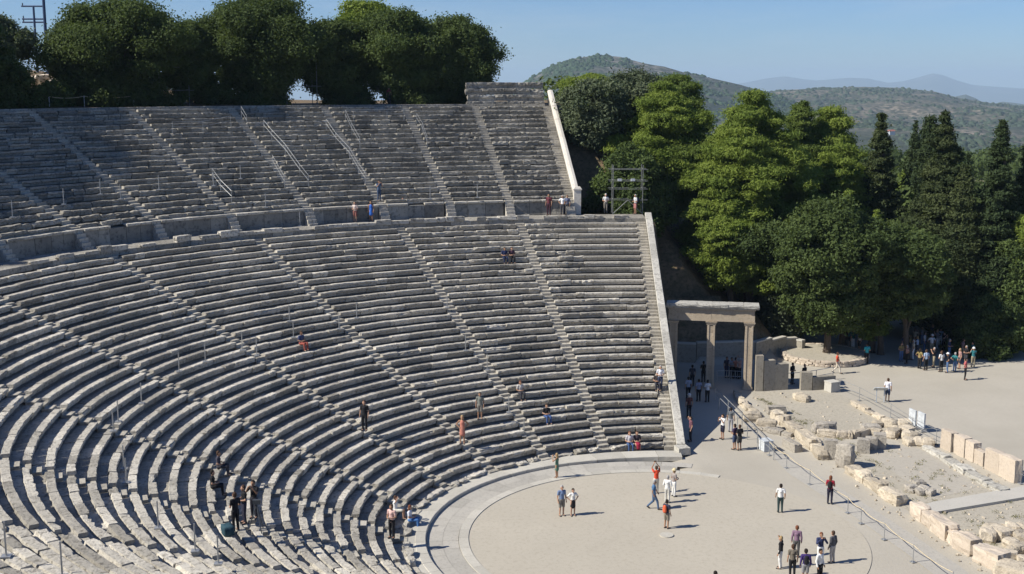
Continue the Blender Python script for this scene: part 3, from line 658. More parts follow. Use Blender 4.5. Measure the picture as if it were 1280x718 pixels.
# right half: on the embankment and round the plaza
for a in [
    ('pine_tree', 'yellow green pine behind the grey oak beside the upper wall', 738, 120, 92, 76, 'pine', 'round', .2, 31, .12),
    ('oak_tree', 'grey green oak beside the white coping of the upper wall', 744, 107, 103, 88, 'grey', 'round', .06, 32, .12),
    ('oak_tree', 'dull brownish green tree between the grey oak and bright pine', 795, 112, 95, 86, 'grey', 'round', .15, 33, .17),
    ('pine_tree', 'darker green pine behind the bright round pine', 842, 116, 92, 96, 'pine2', 'round', .2, 34, .12),
    ('pine_tree', 'bright round headed pine above the scaffold', 828, 105, 104, 112, 'pine', 'ovoid', .12, 35, .105),
    ('oak_tree', 'olive brown bushy tree just behind the scaffold', 792, 100, 183, 96, 'holm', 'bush', 0, 36, .11),
    ('pine_tree', 'shaggy pine right of the scaffold with low boughs', 866, 104, 165, 86, 'pine2', 'round', .28, 37, .12),
    ('pine_tree', 'largest spreading pine behind the stone gateway', 942, 102, 116, 172, 'pine', 'ovoid', .16, 38, .085),
    ('pine_tree', 'pine leaning left in front of the largest pine', 922, 99, 208, 104, 'pine', 'ovoid', .26, 39, .10),
    ('pine_tree', 'pine crown right behind the largest pine', 1005, 116, 125, 95, 'pine2', 'ovoid', .1, 40, .11),
    ('pine_tree', 'flat topped umbrella pine with black shade below', 1042, 118, 133, 62, 'pine', 'umbrella', .55, 41, .2),
    ('pine_tree', 'rounded pine below the umbrella pine', 1052, 108, 180, 100, 'pine', 'round', .1, 42, .11),
    ('pine_tree', 'pointed light pine standing behind the walled oak', 1068, 99, 236, 60, 'pine', 'cone', .15, 43, .15),
    ('pine_tree', 'thin pale green young pine right of the pointed pine', 1104, 98, 262, 44, 'pine', 'cone', .1, 44, .18),
    ('pine_tree', 'yellow green pine patch deep between the dark conifers', 1155, 128, 208, 60, 'pine', 'round', .1, 45, .18),
    ('pine_tree', 'bright pine branch tree cut by the right edge', 1300, 104, 266, 44, 'pine', 'round', .2, 46, .2),
    ('conifer_tree', 'dark shaggy fir with a thin ragged tip', 1104, 108, 140, 92, 'fir', 'cone', .05, 47, .11),
    ('cypress_tree', 'tallest slim cypress tip behind the brownish conifer', 1166, 118, 138, 26, 'cyp', 'spindle', .03, 48, .4),
    ('cypress_tree', 'slim cypress left of the tallest cypress', 1148, 122, 150, 17, 'cyp', 'spindle', .03, 49, .45),
    ('cypress_tree', 'short slim cypress between fir and tall cypress', 1157, 124, 162, 15, 'cyp', 'spindle', .03, 50, .45),
    ('conifer_tree', 'broad brownish shaggy conifer in the middle of the right grove', 1184, 106, 138, 118, 'fir', 'cone', .05, 51, .11),
    ('conifer_tree', 'drooping brown green conifer low beside the broad one', 1214, 103, 205, 76, 'fir', 'cone', .04, 52, .18),
    ('conifer_tree', 'tall dark conifer near the right edge', 1257, 104, 150, 92, 'cyp', 'cone', .04, 53, .11),
    ('conifer_tree', 'dark conifer cut by the right edge of the view', 1292, 106, 172, 60, 'cyp', 'cone', .04, 54, .18),
    ('cypress_tree', 'small cypress tip in the gap right of the broad conifer', 1216, 130, 190, 10, 'cyp', 'spindle', .03, 55, .5),
    ('oak_tree', 'broad dark oak growing inside the round stone bed', 1046, 95, 252, 146, 'oak', 'round', .2, 56, .085),
    ('oak_tree', 'dark oak overhanging the shaded crowd', 1116, 97.5, 280, 100, 'oak', 'round', .30, 57, .10),
    ('oak_tree', 'shaded oak behind the crowd beside the footpath', 1152, 96.5, 292, 96, 'oak', 'round', .36, 58, .11),
    ('oak_tree', 'black green tree in the depth behind the spreading pine', 985, 106, 250, 100, 'oak', 'round', .02, 59, .13),
    ('oak_tree', 'dark tree at the toe of the bank left of the walled oak', 1000, 100, 330, 70, 'grey', 'round', .1, 60, .15),
    ('oak_tree', 'dim oak under the tall conifers at right', 1225, 112, 320, 90, 'oak', 'round', .05, 61, .14),
    ('oak_tree', 'dark tree filling the far side of the plaza at right', 1290, 104, 300, 90, 'holm', 'round', .0, 62, .14),
    ('bush', 'big rounded dark green bush at the right edge of the plaza', 1260, 100.5, 372, 80, 'oak', 'bush', 0, 63, .11)]:
    nm, lab, px, D, yt, wpx, mat, kind, bs, sd, cl = a
    fl = .42 if nm == 'pine_tree' else (.5 if nm == 'conifer_tree' else .75)
    lf = (.165, .05) if nm == 'pine_tree' else ((.16, .06) if 'con' in nm or 'cyp' in nm else (.15, .08))
    tpx(nm, lab, 'bush' if nm == 'bush' else 'tree', px, D, yt, wpx, M[mat], kind, base=bs, seed=sd, clump=cl, flatn=fl, leaf=lf, limbs=20, gaps=(.32 if nm == 'pine_tree' else .14) if nm != 'cypress_tree' else 0, dens=.85)
# a dead bare tree and the dark wood behind
def stuff_wood(name, spots, mat, seed):
    rg = np.random.default_rng(seed); Vs = []; Ts = []
    for (x, y, z, w_, h) in spots:
        q_ = .30 if name == 'dark_woods' else w_ * .09; n = int(w_ * h * 3.2 / (q_ * q_ * 1.2) * .5); n = min(n, 2200)
        d = rg.normal(size=(n, 3)); d /= np.linalg.norm(d, axis=1)[:, None]; p = np.array([x, y, z + h / 2]) + d * np.array([w_ / 2, w_ / 2, h / 2]) * rg.uniform(.55, 1.05, (n, 1))
        nn = d + rg.normal(size=(n, 3)) * .5; nn /= np.linalg.norm(nn, axis=1)[:, None]; s = q_
        Vs.append(leaf_quads(p, nn, s, s * .6, rg)); Ts.append(np.repeat(rg.uniform(.0, .5) + .5 * rg.uniform(0, 1, n), 4))
    o = quad_mesh(name, np.concatenate(Vs), np.concatenate(Ts), mat, None, (0, 0, 0)); return tag(o, kind='stuff')
rg = random.Random(31); sp = []
for _ in range(190):
    px = rg.uniform(690, 1330); D = rg.uniform(118, 210) * S; xy = colpt(px, D); z = max(-3, H(xy[0], xy[1])) + far_fall(*xy); zt = zat(xy, rg.uniform(215, 300) if px > 900 else rg.uniform(150, 230))
    if zt < z + 3: zt = z + 3
    sp.append((xy[0], xy[1], z, rg.uniform(5, 8), min(zt - z, 14)))
stuff_wood('dark_woods', sp, M['oak'], 5)
sp = []
for _ in range(420):
    px = rg.uniform(1000, 1330); D = rg.uniform(260, 900); xy = colpt(px, D); z = far_fall(*xy); sp.append((xy[0], xy[1], z, rg.uniform(5, 10), rg.uniform(4, 9)))
stuff_wood('valley_woods', sp, M['oak'], 6)
sp = []
for _ in range(1500):
    px = rg.uniform(640, 1330); D = rg.uniform(900, 1300); xy = colpt(px, D); z = far_fall(*xy); sp.append((xy[0], xy[1], z, rg.uniform(6, 14), rg.uniform(3, 7)))
M['tube'] = flat('dull_scaffold_tube', (.20, .21, .20), .6, .3)

# ------------------------------------------------------------------ gateway
gR = G(934, 486); ga = R(74); gd = np.array([math.cos(ga), math.sin(ga)]); gn = np.array([gd[1], -gd[0]])
gate = empty('stone_gateway', (0, 0, 0)); tag(gate, 'tall stone gateway of three square pillars under a moulded beam at the side entrance', 'gateway')
gz = zat(gR, 402)
def gp(u, v): return gR[:2] + gd * u * S + gn * v
def pillar(u, w_, dpt, slab=True):
    mb = MB(); c = gp(u, 0); rg = random.Random(int(u * 10)); z = 0.0
    while z < gz - .35:
        h = min(rg.uniform(1.2, 2.0), gz - .32 - z)
        if gz - .32 - z - h < .5: h = gz - .32 - z
        mb.box((c[0], c[1], z + h / 2), (dpt, w_, h - .012), ga - R(90), .995, rg.random()); z += h
    mb.box((c[0], c[1], .12), (dpt + .14, w_ + .14, .24), ga - R(90), .96, .6)
    for s in (-1, 1):                          # raised margin strips on the face
        cc = c + gn * (dpt / 2 + .02) + gd * s * (w_ / 2 - .09); mb.box((cc[0], cc[1], (gz - .1) / 2 + .1), (.05, .13, gz - .45), ga - R(90), 1, .7)
    o = mb.build('pillar', M['gate'], gate); m2 = MB()
    m2.box((c[0], c[1], gz - .22), (dpt + .10, w_ + .10, .13), ga - R(90), 1.0, .6); m2.box((c[0], c[1], gz - .09), (dpt + .20, w_ + .20, .13), ga - R(90), 1.08, .7)
    m2.build('capital', M['gate'], o)
pillar(0, .62, .85); pillar(-2.62, .62, .85); pillar(-5.25, .62, .85)
zt_ = zat(gR, 380.5)
def beam(name, u0, u1, z0, z1, dp, tint, seed, nb=3, mat='gate'):
    mb = MB(); rg = random.Random(seed); 
    for i in range(nb):
        a_ = u0 + (u1 - u0) * i / nb; b_ = u0 + (u1 - u0) * (i + 1) / nb; c = gp((a_ + b_) / 2, 0)
        mb.box((c[0], c[1], (z0 + z1) / 2), (dp + rg.uniform(-.01, .01), (b_ - a_) * S - .012, z1 - z0 - .004), ga - R(90), 1, tint + rg.uniform(-.2, .2))
    return mb.build(name, M[mat], gate)
hh = zt_ - gz
beam('architrave', -5.62, .36, gz, gz + hh * .36, .86, .5, 1, 2); beam('frieze', -5.60, .34, gz + hh * .36, gz + hh * .66, .80, .35, 2, 4)
beam('frieze', -5.66, .40, gz + hh * .66, gz + hh * .74, .96, .6, 3, 4)
mb = MB()
for i in range(6):                            # overhanging cornice, broken along its front edge
    u0 = -5.75 + i * 1.06; c = gp(u0 + .53, 0); mb.box((c[0], c[1], gz + hh * .80), (1.12, 1.06 * S, hh * .12), ga - R(90), 1.1, .5)
    mb.rock((c[0] + random.uniform(-.03, .05), c[1], gz + hh * .925), (1.40, 1.07 * S, hh * .17), ga - R(90), seed=i * 3.3, rough=.03, sub=3, sq=.93, tint=.3 + .4 * random.random())
mb.build('cornice', M['coping'], gate)

# ------------------------------------------------------------------ walls near the gate
def wall(name, label, pts, top, thick, mat, cap=None, base=-.2, cat='wall', seg=1.2, seed=0, tops=None, capm='concrete'):
    """thick masonry wall through ground points; top may be one height or one per point"""
    mb = MB(); cp = MB(); rg = random.Random(seed); org = (pts[0][0], pts[0][1], 0)
    for i in range(len(pts) - 1):
        p = np.array(pts[i][:2]); q = np.array(pts[i + 1][:2]); L = np.linalg.norm(q - p); n = max(1, int(L / seg)); d = (q - p) / L; rz = math.atan2(d[1], d[0])
        for k in range(n):
            f = (k + .5) / n; c = p + (q - p) * f; t = tops[i] if tops else (top if not hasattr(top, '__len__') else top[i] + (top[i + 1] - top[i]) * f)
            mb.box((c[0], c[1], (t + base) / 2), (L / n - .006, thick, t - base), rz, 1, rg.uniform(.25, .75))
            if cap: cp.box((c[0], c[1], t + cap / 2 + .002), (L / n - .01, thick + .08, cap), rz, .98, rg.uniform(.3, .8))
    o = mb.build(name, M[mat], org=org); tag(o, label, cat)
    if cap: c_ = cp.build('coping', M[capm], o, org=org); c_.location = (0, 0, 0)
    return o
rw = [G(840, 452), G(870, 453), G(915, 452), G(942, 452), G(962, 446), G(980, 441), G(995, 440), G(1004, 442)]
wall('retaining_wall', 'long low retaining wall with pale coping curving behind the gateway', rw, [zat(p, y) for p, y in zip(rw, (431, 429, 428, 427, 425, 423, 424, 428))], .4, 'wallmat', .12, seg=1.5, seed=2)
sw = [G(943, 488), G(952.5, 488), G(966.5, 487), G(983, 486)]
o = wall('stepped_wall', 'stepped ashlar wall attached right of the gateway pillar', sw, 0, .55, 'wallmat', None, seg=3, seed=3, tops=[zat(sw[0], 444), zat(sw[1], 450.5), zat(sw[2], 455)])
sw = [G(1000, 487), G(1014, 487), G(1042, 485)]
wall('low_wall', 'low plastered wall with one raised end near the two dark figures', sw, 0, .5, 'wallmat', None, seg=5, seed=4, tops=[zat(sw[0], 465), zat(sw[1], 471)])
p = G(1040, 489); mb = MB(); mb.box((0, 0, .36), (.8, .9, .72), R(20), .97, .6); mb.box((0, 0, .76), (.84, .94, .078), R(20), 1, .8)
tag(mb.build('stone_block', M['concrete']), 'square pale stone block at the end of the low wall', 'stone block').location = (p[0], p[1], 0)
# round planted bed
c0 = np.array([*colpt(1046, 95 * S), 0]); rad_ = 3.5
mb = MB(); rg = random.Random(4); th = R(100)
for lay in range(3):
    th = 0
    while th < 2 * math.pi:
        L = rg.uniform(.3, .55); rr = rad_ + rg.gauss(0, .03); mb.rock((c0[0] + rr * math.cos(th), c0[1] + rr * math.sin(th), .09 + lay * .16), (.38, L, .19), th, seed=rg.uniform(0, 50), rough=.1, sub=1, sq=.7, tint=rg.random()); th += L / rad_
bed = mb.build('round_planter_wall', M['pinkstone'], org=(c0[0], c0[1], 0)); tag(bed, 'round low rubble wall holding the raised earth bed of the oak', 'planter wall')
mb = MB(); t_ = np.linspace(0, 2 * math.pi, 40, endpoint=False); mb.grid(np.array([np.c_[np.cos(t_) * q, np.sin(t_) * q, np.full(40, .46 - .0 * q)] for q in (.01, 1.5, 3, 3.42)]), True)
mb.build('earth_bed', M['ruinfloor'], bed)

# ------------------------------------------------------------------ fences, rails, posts
def posts_fence(name, label, feet, h, rails, mat='steel', r=.025, plate=True, rope=None, cat='fence', offs=None, sag=.12):
    org = np.array([feet[0][0], feet[0][1], feet[0][2]]); root = empty(name, org); tag(root, label, cat)
    for p in feet:
        mb = MB(); q = np.array(p) - org; mb.tube([q, q + [0, 0, h]], r, 6)
        o = mb.build('post', M[mat], root)
        if plate: m2 = MB(); m2.box(q + [0, 0, .02], (.24, .24, .038), .3); m2.build('foot_plate', M[mat], o)
    for hz in rails:
        mb = MB(); mb.tube([np.array(p) - org + [0, 0, hz] for p in feet], r * .9, 6); mb.build('rail', M[mat], root)
    if rope:
        pts = []
        for a_, b_ in zip(feet[:-1], feet[1:]):
            for k in range(6): 
                t = k / 6; pts.append(np.array(a_) * (1 - t) + np.array(b_) * t - org + [0, 0, rope - sag * 4 * t * (1 - t)])
        pts.append(np.array(feet[-1]) - org + [0, 0, rope]); mb = MB(); mb.tube(pts, .02, 5); mb.build('rope', M['rope'], root)
    return root
posts_fence('rope_fence', 'rope strung on short steel posts along the right side of the orchestra', [G(*q) for q in ((961.5, 569.5), (983, 585.5), (1012, 606), (1059.5, 641.5), (1076, 655), (1105, 675), (1141, 703), (1190, 738))], .92, [], rope=.88)
fe = [G(*q) for q in ((1048, 490), (1074, 501), (1113, 522.5), (1140, 541), (1170, 556))]
posts_fence('rail_fence', 'two rail metal fence from the low wall past the sign boards', fe, 1.05, [1.0, .55], r=.02, plate=True)
fe = [G(*q) for q in ((1170, 556), (1208.5, 572), (1249.5, 591), (1275.5, 605), (1310, 622))]
posts_fence('wire_fence', 'thin wire fence running behind the upright stone blocks', fe, 1.1, [1.05, .6], r=.014)
# two long hand rails of the stage ramp
for k, (a_, b_, lab) in enumerate([((894, 500), (967, 575), 'upper diagonal steel hand rail of the ramp beside the gateway'), ((899, 513), (947, 563), 'lower diagonal steel hand rail of the ramp')]):
    A_ = G(*a_); B_ = G(*b_); fe = [A_ + (B_ - A_) * t for t in (0, .25, .5, .75, 1)]
    posts_fence('hand_rail', lab, fe, .95, [.93, .5] if k == 0 else [.93], 'steel', .03, plate=False, cat='hand rail')
# railing behind stepped wall
posts_fence('railing', 'plain railing closing the gap between the stepped and low walls', [G(984, 482), G(1001, 481), G(1020, 478), G(1041, 474)], 1.0, [.98, .5], 'steel', .025, False, cat='railing')
posts_fence('railing', 'railing standing inside the gateway behind the right opening', [G(896, 478), G(912, 478), G(929, 479)], .95, [.93, .5], 'steel', .02, False, cat='railing')

LN0 = math.atan2(*(G(1272, 600) - G(1180, 556))[[1, 0]])
def sign_panel(px, py, label):
    p = G(px, py); o = empty('info_panel', p, R(-100)); tag(o, label, 'info panel')
    mb = MB(); mb.box((-.28, 0, .5), (.07, .05, 1.0)); mb.box((.28, 0, .5), (.07, .05, 1.0)); mb.build('stand', M['signwhite'], o)
    mb = MB(); mb.box((0, 0, 1.02), (1.0, .62, .04), 0, 1, .5, R(32)); mb.build('panel', M['signwhite'], o)
sign_panel(1100, 503, 'tilted white information panel on two legs beside the fence')
for px, py, lab in ((1140, 535, 'pale upright notice board, the left one of the pair on the fence'), (1151, 539, 'grey upright board standing right of the pale notice board')):
    p = G(px, py); o = empty('notice_board', p, LN0); tag(o, lab, 'notice board')
    mb = MB(); mb.box((0, 0, .78), (.78, .10, 1.05), 0, 1); mb.build('board', M['signwhite'], o)
    mb = MB(); mb.box((-.35, 0, .14), (.07, .4, .28)); mb.box((.35, 0, .14), (.07, .4, .28)); mb.build('foot', M['steel'], o)
# white box and slatted bench near the ramp
p = G(957, 563); o = empty('white_box', p, R(10)); tag(o, 'small white box standing at the foot of the ramp rails', 'box')
mb = MB(); mb.box((0, 0, .34), (.72, .6, .66), 0, .99); mb.build('body', M['signwhite'], o); mb = MB(); mb.box((0, 0, .70), (.82, .7, .05)); mb.build('lid', M['signwhite'], o)
p = G(990, 561); o = empty('grooved_stone', p, R(100)); tag(o, 'grey grooved stone beam lying beside the white box', 'stone beam')
mb = MB(); mb.box((0, 0, .22), (.55, 1.65, .44), 0, .97, .5); mb.box((-.2, 0, .48), (.16, 1.6, .08), 0, 1, .7); mb.box((.12, 0, .47), (.2, 1.62, .06), 0, 1, .3)
mb.build('beam', M['ruingrey'], o)

# ------------------------------------------------------------------ ruins of the stage building
def up(px, py0, py1): return zat(G(px, py0), py1)
def ruin_wall(name, label, line, h0, h1, wd, mat, seed, lmin=.5, lmax=1.3, sq=.75, mn=None):
    """line: pixel points of the wall foot; one irregular block after another"""
    rg = random.Random(seed); P_ = [G(*q)[:2] for q in line]; org = (P_[0][0], P_[0][1], 0); root = empty(name, org); tag(root, label, 'ruined wall')
    for a_, b_ in zip(P_[:-1], P_[1:]):
        L = np.linalg.norm(b_ - a_); d = (b_ - a_) / L; s = 0.0; nn = np.array([-d[1], d[0]])
        while s < L - .15:
            l = min(rg.uniform(lmin, lmax), L - s)
            if L - s - l < .3: l = L - s
            f = (s + l / 2) / L; h = (h0 + (h1 - h0) * f) * rg.uniform(.62, 1.0); c = a_ + d * (s + l / 2) + nn * rg.gauss(0, .04)
            mb = MB(); mb.rock((c[0] - org[0], c[1] - org[1], h / 2 - .04), (l * 1.03, wd * rg.uniform(.85, 1.15), h + .08), math.atan2(d[1], d[0]) + rg.gauss(0, .05), seed=rg.uniform(0, 99), rough=.11, sub=4, sq=sq * rg.uniform(.75, 1.1), tint=rg.random())
            mb.build('wall_stone', M[mat], root, smooth=False); s += l
    return root
ruin_wall('ruined_wall', 'row of warm rough blocks from the ramp down to the tall grey block', [(968, 522), (984, 534), (1000, 546), (1018, 562), (1031, 575)], .55, .8, .75, 'ruin', 1, .9, 1.5)
ruin_wall('ruined_wall', 'low jagged wall running right from the round boulder to the cross path', [(1062, 590), (1085, 604), (1105, 618), (1128, 632)], .4, .75, .75, 'ruin', 2, .6, 1.2)
ruin_wall('ruined_wall', 'line of big rough blocks below the cross path towards the corner', [(1144, 642), (1170, 662), (1200, 683), (1221, 695)], .85, 1.0, .7, 'pinkstone', 3, 1.1, 1.9, .8)
ruin_wall('ruined_wall', 'long low line of flat white foundation stones at the back', [(1158, 561), (1185, 577), (1212, 594), (1240, 610), (1256, 617)], .35, .4, .7, 'coping', 4, .7, 1.5, .85)
ruin_wall('ruined_wall', 'low yellowish foundation edge between earth floor and fence', [(1065, 505), (1085, 516), (1105, 528), (1118, 535)], .25, .45, .5, 'ruin', 5, .8, 1.6)
ruin_wall('ruined_wall', 'jumbled cross row of stones behind the three grey blocks', [(1022, 545), (1045, 547), (1065, 548), (1085, 543), (1108, 546)], .5, .55, .6, 'ruin', 6, .5, 1.1, .65)
ruin_wall('ruined_wall', 'short wall stub of low stones beside the ramp', [(945, 535), (962, 540), (990, 546)], .3, .35, .5, 'ruingrey', 7, .6, 1.2)
ruin_wall('ruined_wall', 'rough stone edge of the ramp beside the last gateway pillar', [(920, 492), (930, 508), (948, 522)], .3, .4, .55, 'ruin', 8, .5, 1.0, .6)
def single(name, label, px, py, size, mat, rz=0, seed=0, rough=.05, sq=.85, cat='stone block', group=None, sub=4):
    p = G(px, py); mb = MB(); mb.rock((0, 0, size[2] / 2 - .03), size, rz, seed=seed, rough=rough, sub=sub, sq=sq, tint=.5 + .3 * math.sin(seed)); o = mb.build(name, M[mat]); o.location = (p[0], p[1], 0); return tag(o, label, cat, group)
LN_ = math.atan2(*(G(1272, 600) - G(1180, 556))[[1, 0]])
for k, (px, py, w_, h, lab) in enumerate([(1186, 562, 1.12, 1.3, 'upright stone block nearest the grey notice board'), (1202.5, 569, 1.1, 1.3, 'second upright stone block from the notice boards'), (1215.5, 575, .85, 1.25, 'narrow upright stone block, third from the notice boards'),
        (1227, 580, .95, .9, 'shortest of the upright stone blocks by the wire fence'), (1243.5, 589, 1.35, 1.35, 'fifth upright stone block, right after the shortest one'), (1262, 599, 1.5, 1.42, 'largest upright stone block at the right end of its row')]):
    single('upright_block', lab, px, py, (w_, .55, h), 'pinkstone', LN_, 5 + k * 1.7, .03, .93, group='upright blocks by the wire fence')
single('grey_block', 'tall squared grey block where the rough wall ends', 1038, 573, (.85, .62, 1.25), 'ruingrey', 1.2, 3, .05, .9)
single('boulder', 'rounded pitted grey boulder right of the tall squared block', 1056, 583, (1.0, .8, 1.45), 'ruingrey', .8, 9, .12, .45, 'boulder')
single('grey_block', 'squared dark block, left of the three grey blocks in the ruins', 1079, 566, (.8, .6, .95), 'ruingrey', 1.2, 13, .04, .9)
single('grey_block', 'middle one of the three grey blocks in the ruins', 1089, 562, (.7, .6, .85), 'ruingrey', 1.3, 14, .05, .9)
single('grey_block', 'right one of the three grey blocks in the ruins', 1099, 560, (.75, .7, 1.0), 'ruingrey', 1.25, 15, .04, .92)
single('flat_stone', 'dark flat slab lying on the ground behind the warm blocks', 970, 517, (1.3, .7, .6), 'ruingrey', 1.5, 16, .08, .7)
single('boulder', 'orange stained boulder beside the hand rails', 940, 526, (1.2, .8, .65), 'ruin', 1.4, 17, .1, .6, 'boulder')
single('boulder', 'pale boulder below the orange stained one', 958, 536, (1.3, .8, .7), 'ruin', 1.2, 18, .1, .6, 'boulder')
single('boulder', 'dark topped stone at the start of the cross row', 1030, 541, (1.5, .8, .75), 'ruingrey', 1.5, 19, .1, .6, 'boulder')
single('boulder', 'brownish stone right of the cross row', 1088, 541, (1.2, .7, .6), 'ruingrey', 1.5, 20, .1, .7, 'boulder')
single('corner_block', 'last big tilted block before the lower right corner', 1238, 706, (1.5, .9, .85), 'pinkstone', .4, 21, .1, .75)
single('corner_block', 'rough boulder cut by the bottom edge at right', 1264, 728, (1.5, 1.1, .95), 'ruin', .9, 22, .1, .6)
def pile(name, label, pts, n, size, mat, seed, spread=.5):
    rg = random.Random(seed); c = G(*pts[0]); root = empty(name, (c[0], c[1], 0)); tag(root, label, 'stone pile')
    for i in range(n):
        q = G(*pts[i % len(pts)]); s = size * rg.uniform(.6, 1.3); mb = MB()
        mb.rock((q[0] - c[0] + rg.gauss(0, spread), q[1] - c[1] + rg.gauss(0, spread), s * .3), (s * 1.2, s, s * .75), rg.uniform(0, 3), seed=rg.uniform(0, 99), rough=.12, sub=2, sq=.5, tint=rg.random()); mb.build('pile_stone', M[mat], root)
pile('rubble_pile', 'heap of rounded rubble stones in the middle of the ruin floor', [(1143, 614), (1152, 618), (1160, 617), (1148, 608)], 9, .45, 'ruingrey', 1, .22)
pile('rubble_pile', 'large heap of warm stones at the right edge of the ruins', [(1250, 672), (1262, 678), (1275, 670), (1268, 690), (1284, 684), (1284, 704)], 20, .7, 'ruin', 2, .5)
pile('rubble_pile', 'jumble of boulders under the notice boards', [(1108, 533), (1122, 536), (1136, 546), (1146, 556), (1128, 550), (1115, 545)], 16, .7, 'ruin', 3, .35)
pile('rubble_pile', 'two small stones lying on the gravel below the low wall', [(996, 499), (1009, 501), (1003, 497)], 4, .6, 'ruin', 4, .2)
# walkway slab across the ruins
pl = [G(*q) for q in ((1138, 641), (1172, 643), (1285, 624), (1285, 610), (1165, 631))]
mb = MB(); V = [(p[0], p[1], z) for z in (0.0, .16) for p in pl]; n = len(pl); mb.add(V, [tuple(range(n, 2 * n))] + [(i, (i + 1) % n, n + (i + 1) % n, n + i) for i in range(n)]); o = mb.build('cross_path', M['concrete'])
bmx = bmesh.new(); bmx.from_mesh(o.data); bmesh.ops.recalc_face_normals(bmx, faces=bmx.faces); bmx.to_mesh(o.data); bmx.free(); tag(o, kind='structure')

# ------------------------------------------------------------------ posts and hand rails on the seating
def hit(px, py):
    x, y, z, a, r = hitC(px, py); return np.array([x, y, z])
def make_post(h):
    o = empty('rope_post'); mb = MB(); mb.tube([(0, 0, 0), (0, 0, h)], .03, 6); mb.build('pole', M['steel'], o); m = MB(); m.box((0, 0, .03), (.3, .3, .06)); m.build('foot_plate', M['steel'], o); return o
first = None
POSTS = [(177, 505), (148, 528), (142, 545), (155, 587), (158, 604), (198, 661), (244, 690), (273, 706), (8, 697), (78, 722), (362, 407), (446, 401), (424, 413), (321, 445), (367, 425), (582, 439), (609, 463), (559, 391),
         (655, 546), (636, 516), (224, 465), (257, 459), (303, 442), (16, 277), (80, 259), (126, 250), (151, 252), (199, 243), (267, 233), (301, 230), (333, 285), (375, 283), (477, 276), (538, 272), (597, 270)]
GL = 'thin steel rope posts on the seating'
for i, (px, py) in enumerate(POSTS):
    p = hit(px, py + (0 if i < 23 else 0))
    if i == 0: o = first = make_post(1.15)
    else:
        o = first.copy(); COL.objects.link(o)
        for ch in first.children: c = ch.copy(); COL.objects.link(c); c.parent = o
    o.location = p
    tag(o, 'thin grey steel post on a square foot standing on the stone seating', 'post', GL)
def seat_rail(pts, label, h=1.0):
    fe = [hit(*q) for q in pts]; posts_fence('hand_rail', label, fe, h, [h - .03, h * .55], 'steel', .019, False, cat='hand rail')
seat_rail([(266, 231), (276, 243), (290, 256)], 'short stair hand rail low on the upper seating left of centre')
seat_rail([(330, 165), (340, 180), (357, 200), (375, 220), (386, 237)], 'long stair hand rail running down the third upper stairway')
seat_rail([(408, 165), (420, 180), (437, 202), (448, 220), (457, 235)], 'long stair hand rail on the second upper stairway from the pines')
seat_rail([(341, 214), (356, 236)], 'short hand rail piece beside the long left rail')
seat_rail([(432, 155), (440, 172), (450, 187)], 'hand rail on the upper stairway near the top centre')
seat_rail([(521, 155), (528, 170), (534, 187)], 'hand rail on the upper stairway above the blue dressed visitor')
seat_rail([(302, 150), (309, 164)], 'short hand rail near the top row left of centre')
seat_rail([(216, 168), (254, 166), (289, 164)], 'level railing across the top rows at left')
seat_rail([(432, 152), (442, 152), (484, 152), (505, 152)], 'level railing across the top rows right of centre')
# rim rope and hand rail at the top left
fe = [np.array([*colpt(px, rimD(px, 59.5) * S), 19.25 * S]) for px in (60, 104, 166)]
posts_fence('rope_fence', 'sagging rope on two posts along the shaded top rim', fe, 1.1, [], rope=1.05, r=.035, sag=.15)
# scaffold frames
def scaffold(name, label, feet2, hts, mat='tube', brace=True, lamps=False):
    org = np.array(feet2[0]); root = empty(name, org); tag(root, label, 'scaffold'); d = np.array(feet2[1]) - org
    back = np.array([d[1], -d[0], 0]) / np.linalg.norm(d[:2]) * 1.3
    if back[0] > 0: back = -back
    for b in (0, 1):
        for t in (0, 1): mb = MB(); q = d * t + back * b; mb.tube([q, q + [0, 0, hts[-1] + .4]], .032, 6); mb.build('upright', M[mat], root)
        for h in hts: mb = MB(); mb.tube([d * -.14 + back * b + [0, 0, h], d * 1.16 + back * b + [0, 0, h]], .026, 6); mb.build('cross_tube', M[mat], root)
    for h in hts:
        for t in (0, 1): mb = MB(); q = d * t + [0, 0, h + .06]; mb.tube([q, q + back], .026, 6); mb.build('cross_tube', M[mat], root)
    if brace:
        for a_, b_ in (((0, .05), (.5, hts[0])), ((1, .05), (.5, hts[0]))): mb = MB(); mb.tube([d * a_[0] + [0, 0, a_[1]], d * b_[0] + [0, 0, b_[1]]], .035, 6); mb.build('brace', M[mat], root)
    if lamps:
        for t in (.22, .66): mb = MB(); q = d * t + [0, 0, hts[2] + .1]; mb.box(q, (.22, .34, .2)); mb.build('spotlight', M['signwhite'], root)
f0 = G(766, 268, DZ); f1 = G(803, 268, DZ)
scaffold('lighting_scaffold', 'metal scaffold tower with cross tubes at the end of the walkway', [f0, f1], [1.25, 2.2, 2.9, 3.9], lamps=True)
for px0, px1, yt, lab in ((199, 236, 84, 'spindly pale scaffold under the rim oaks at left'), (358, 396, 74, 'dim scaffold frame in the shade of the tallest rim oak')):
    D0 = rimD(px0, 60) * S; a_ = np.array([*colpt(px0, D0), 19.25 * S]); b_ = np.array([*colpt(px1, rimD(px1, 60) * S), 19.25 * S]); hz = zat(a_, yt) - a_[2]
    scaffold('light_scaffold', lab, [a_, b_], [hz * .42, hz], brace=False)
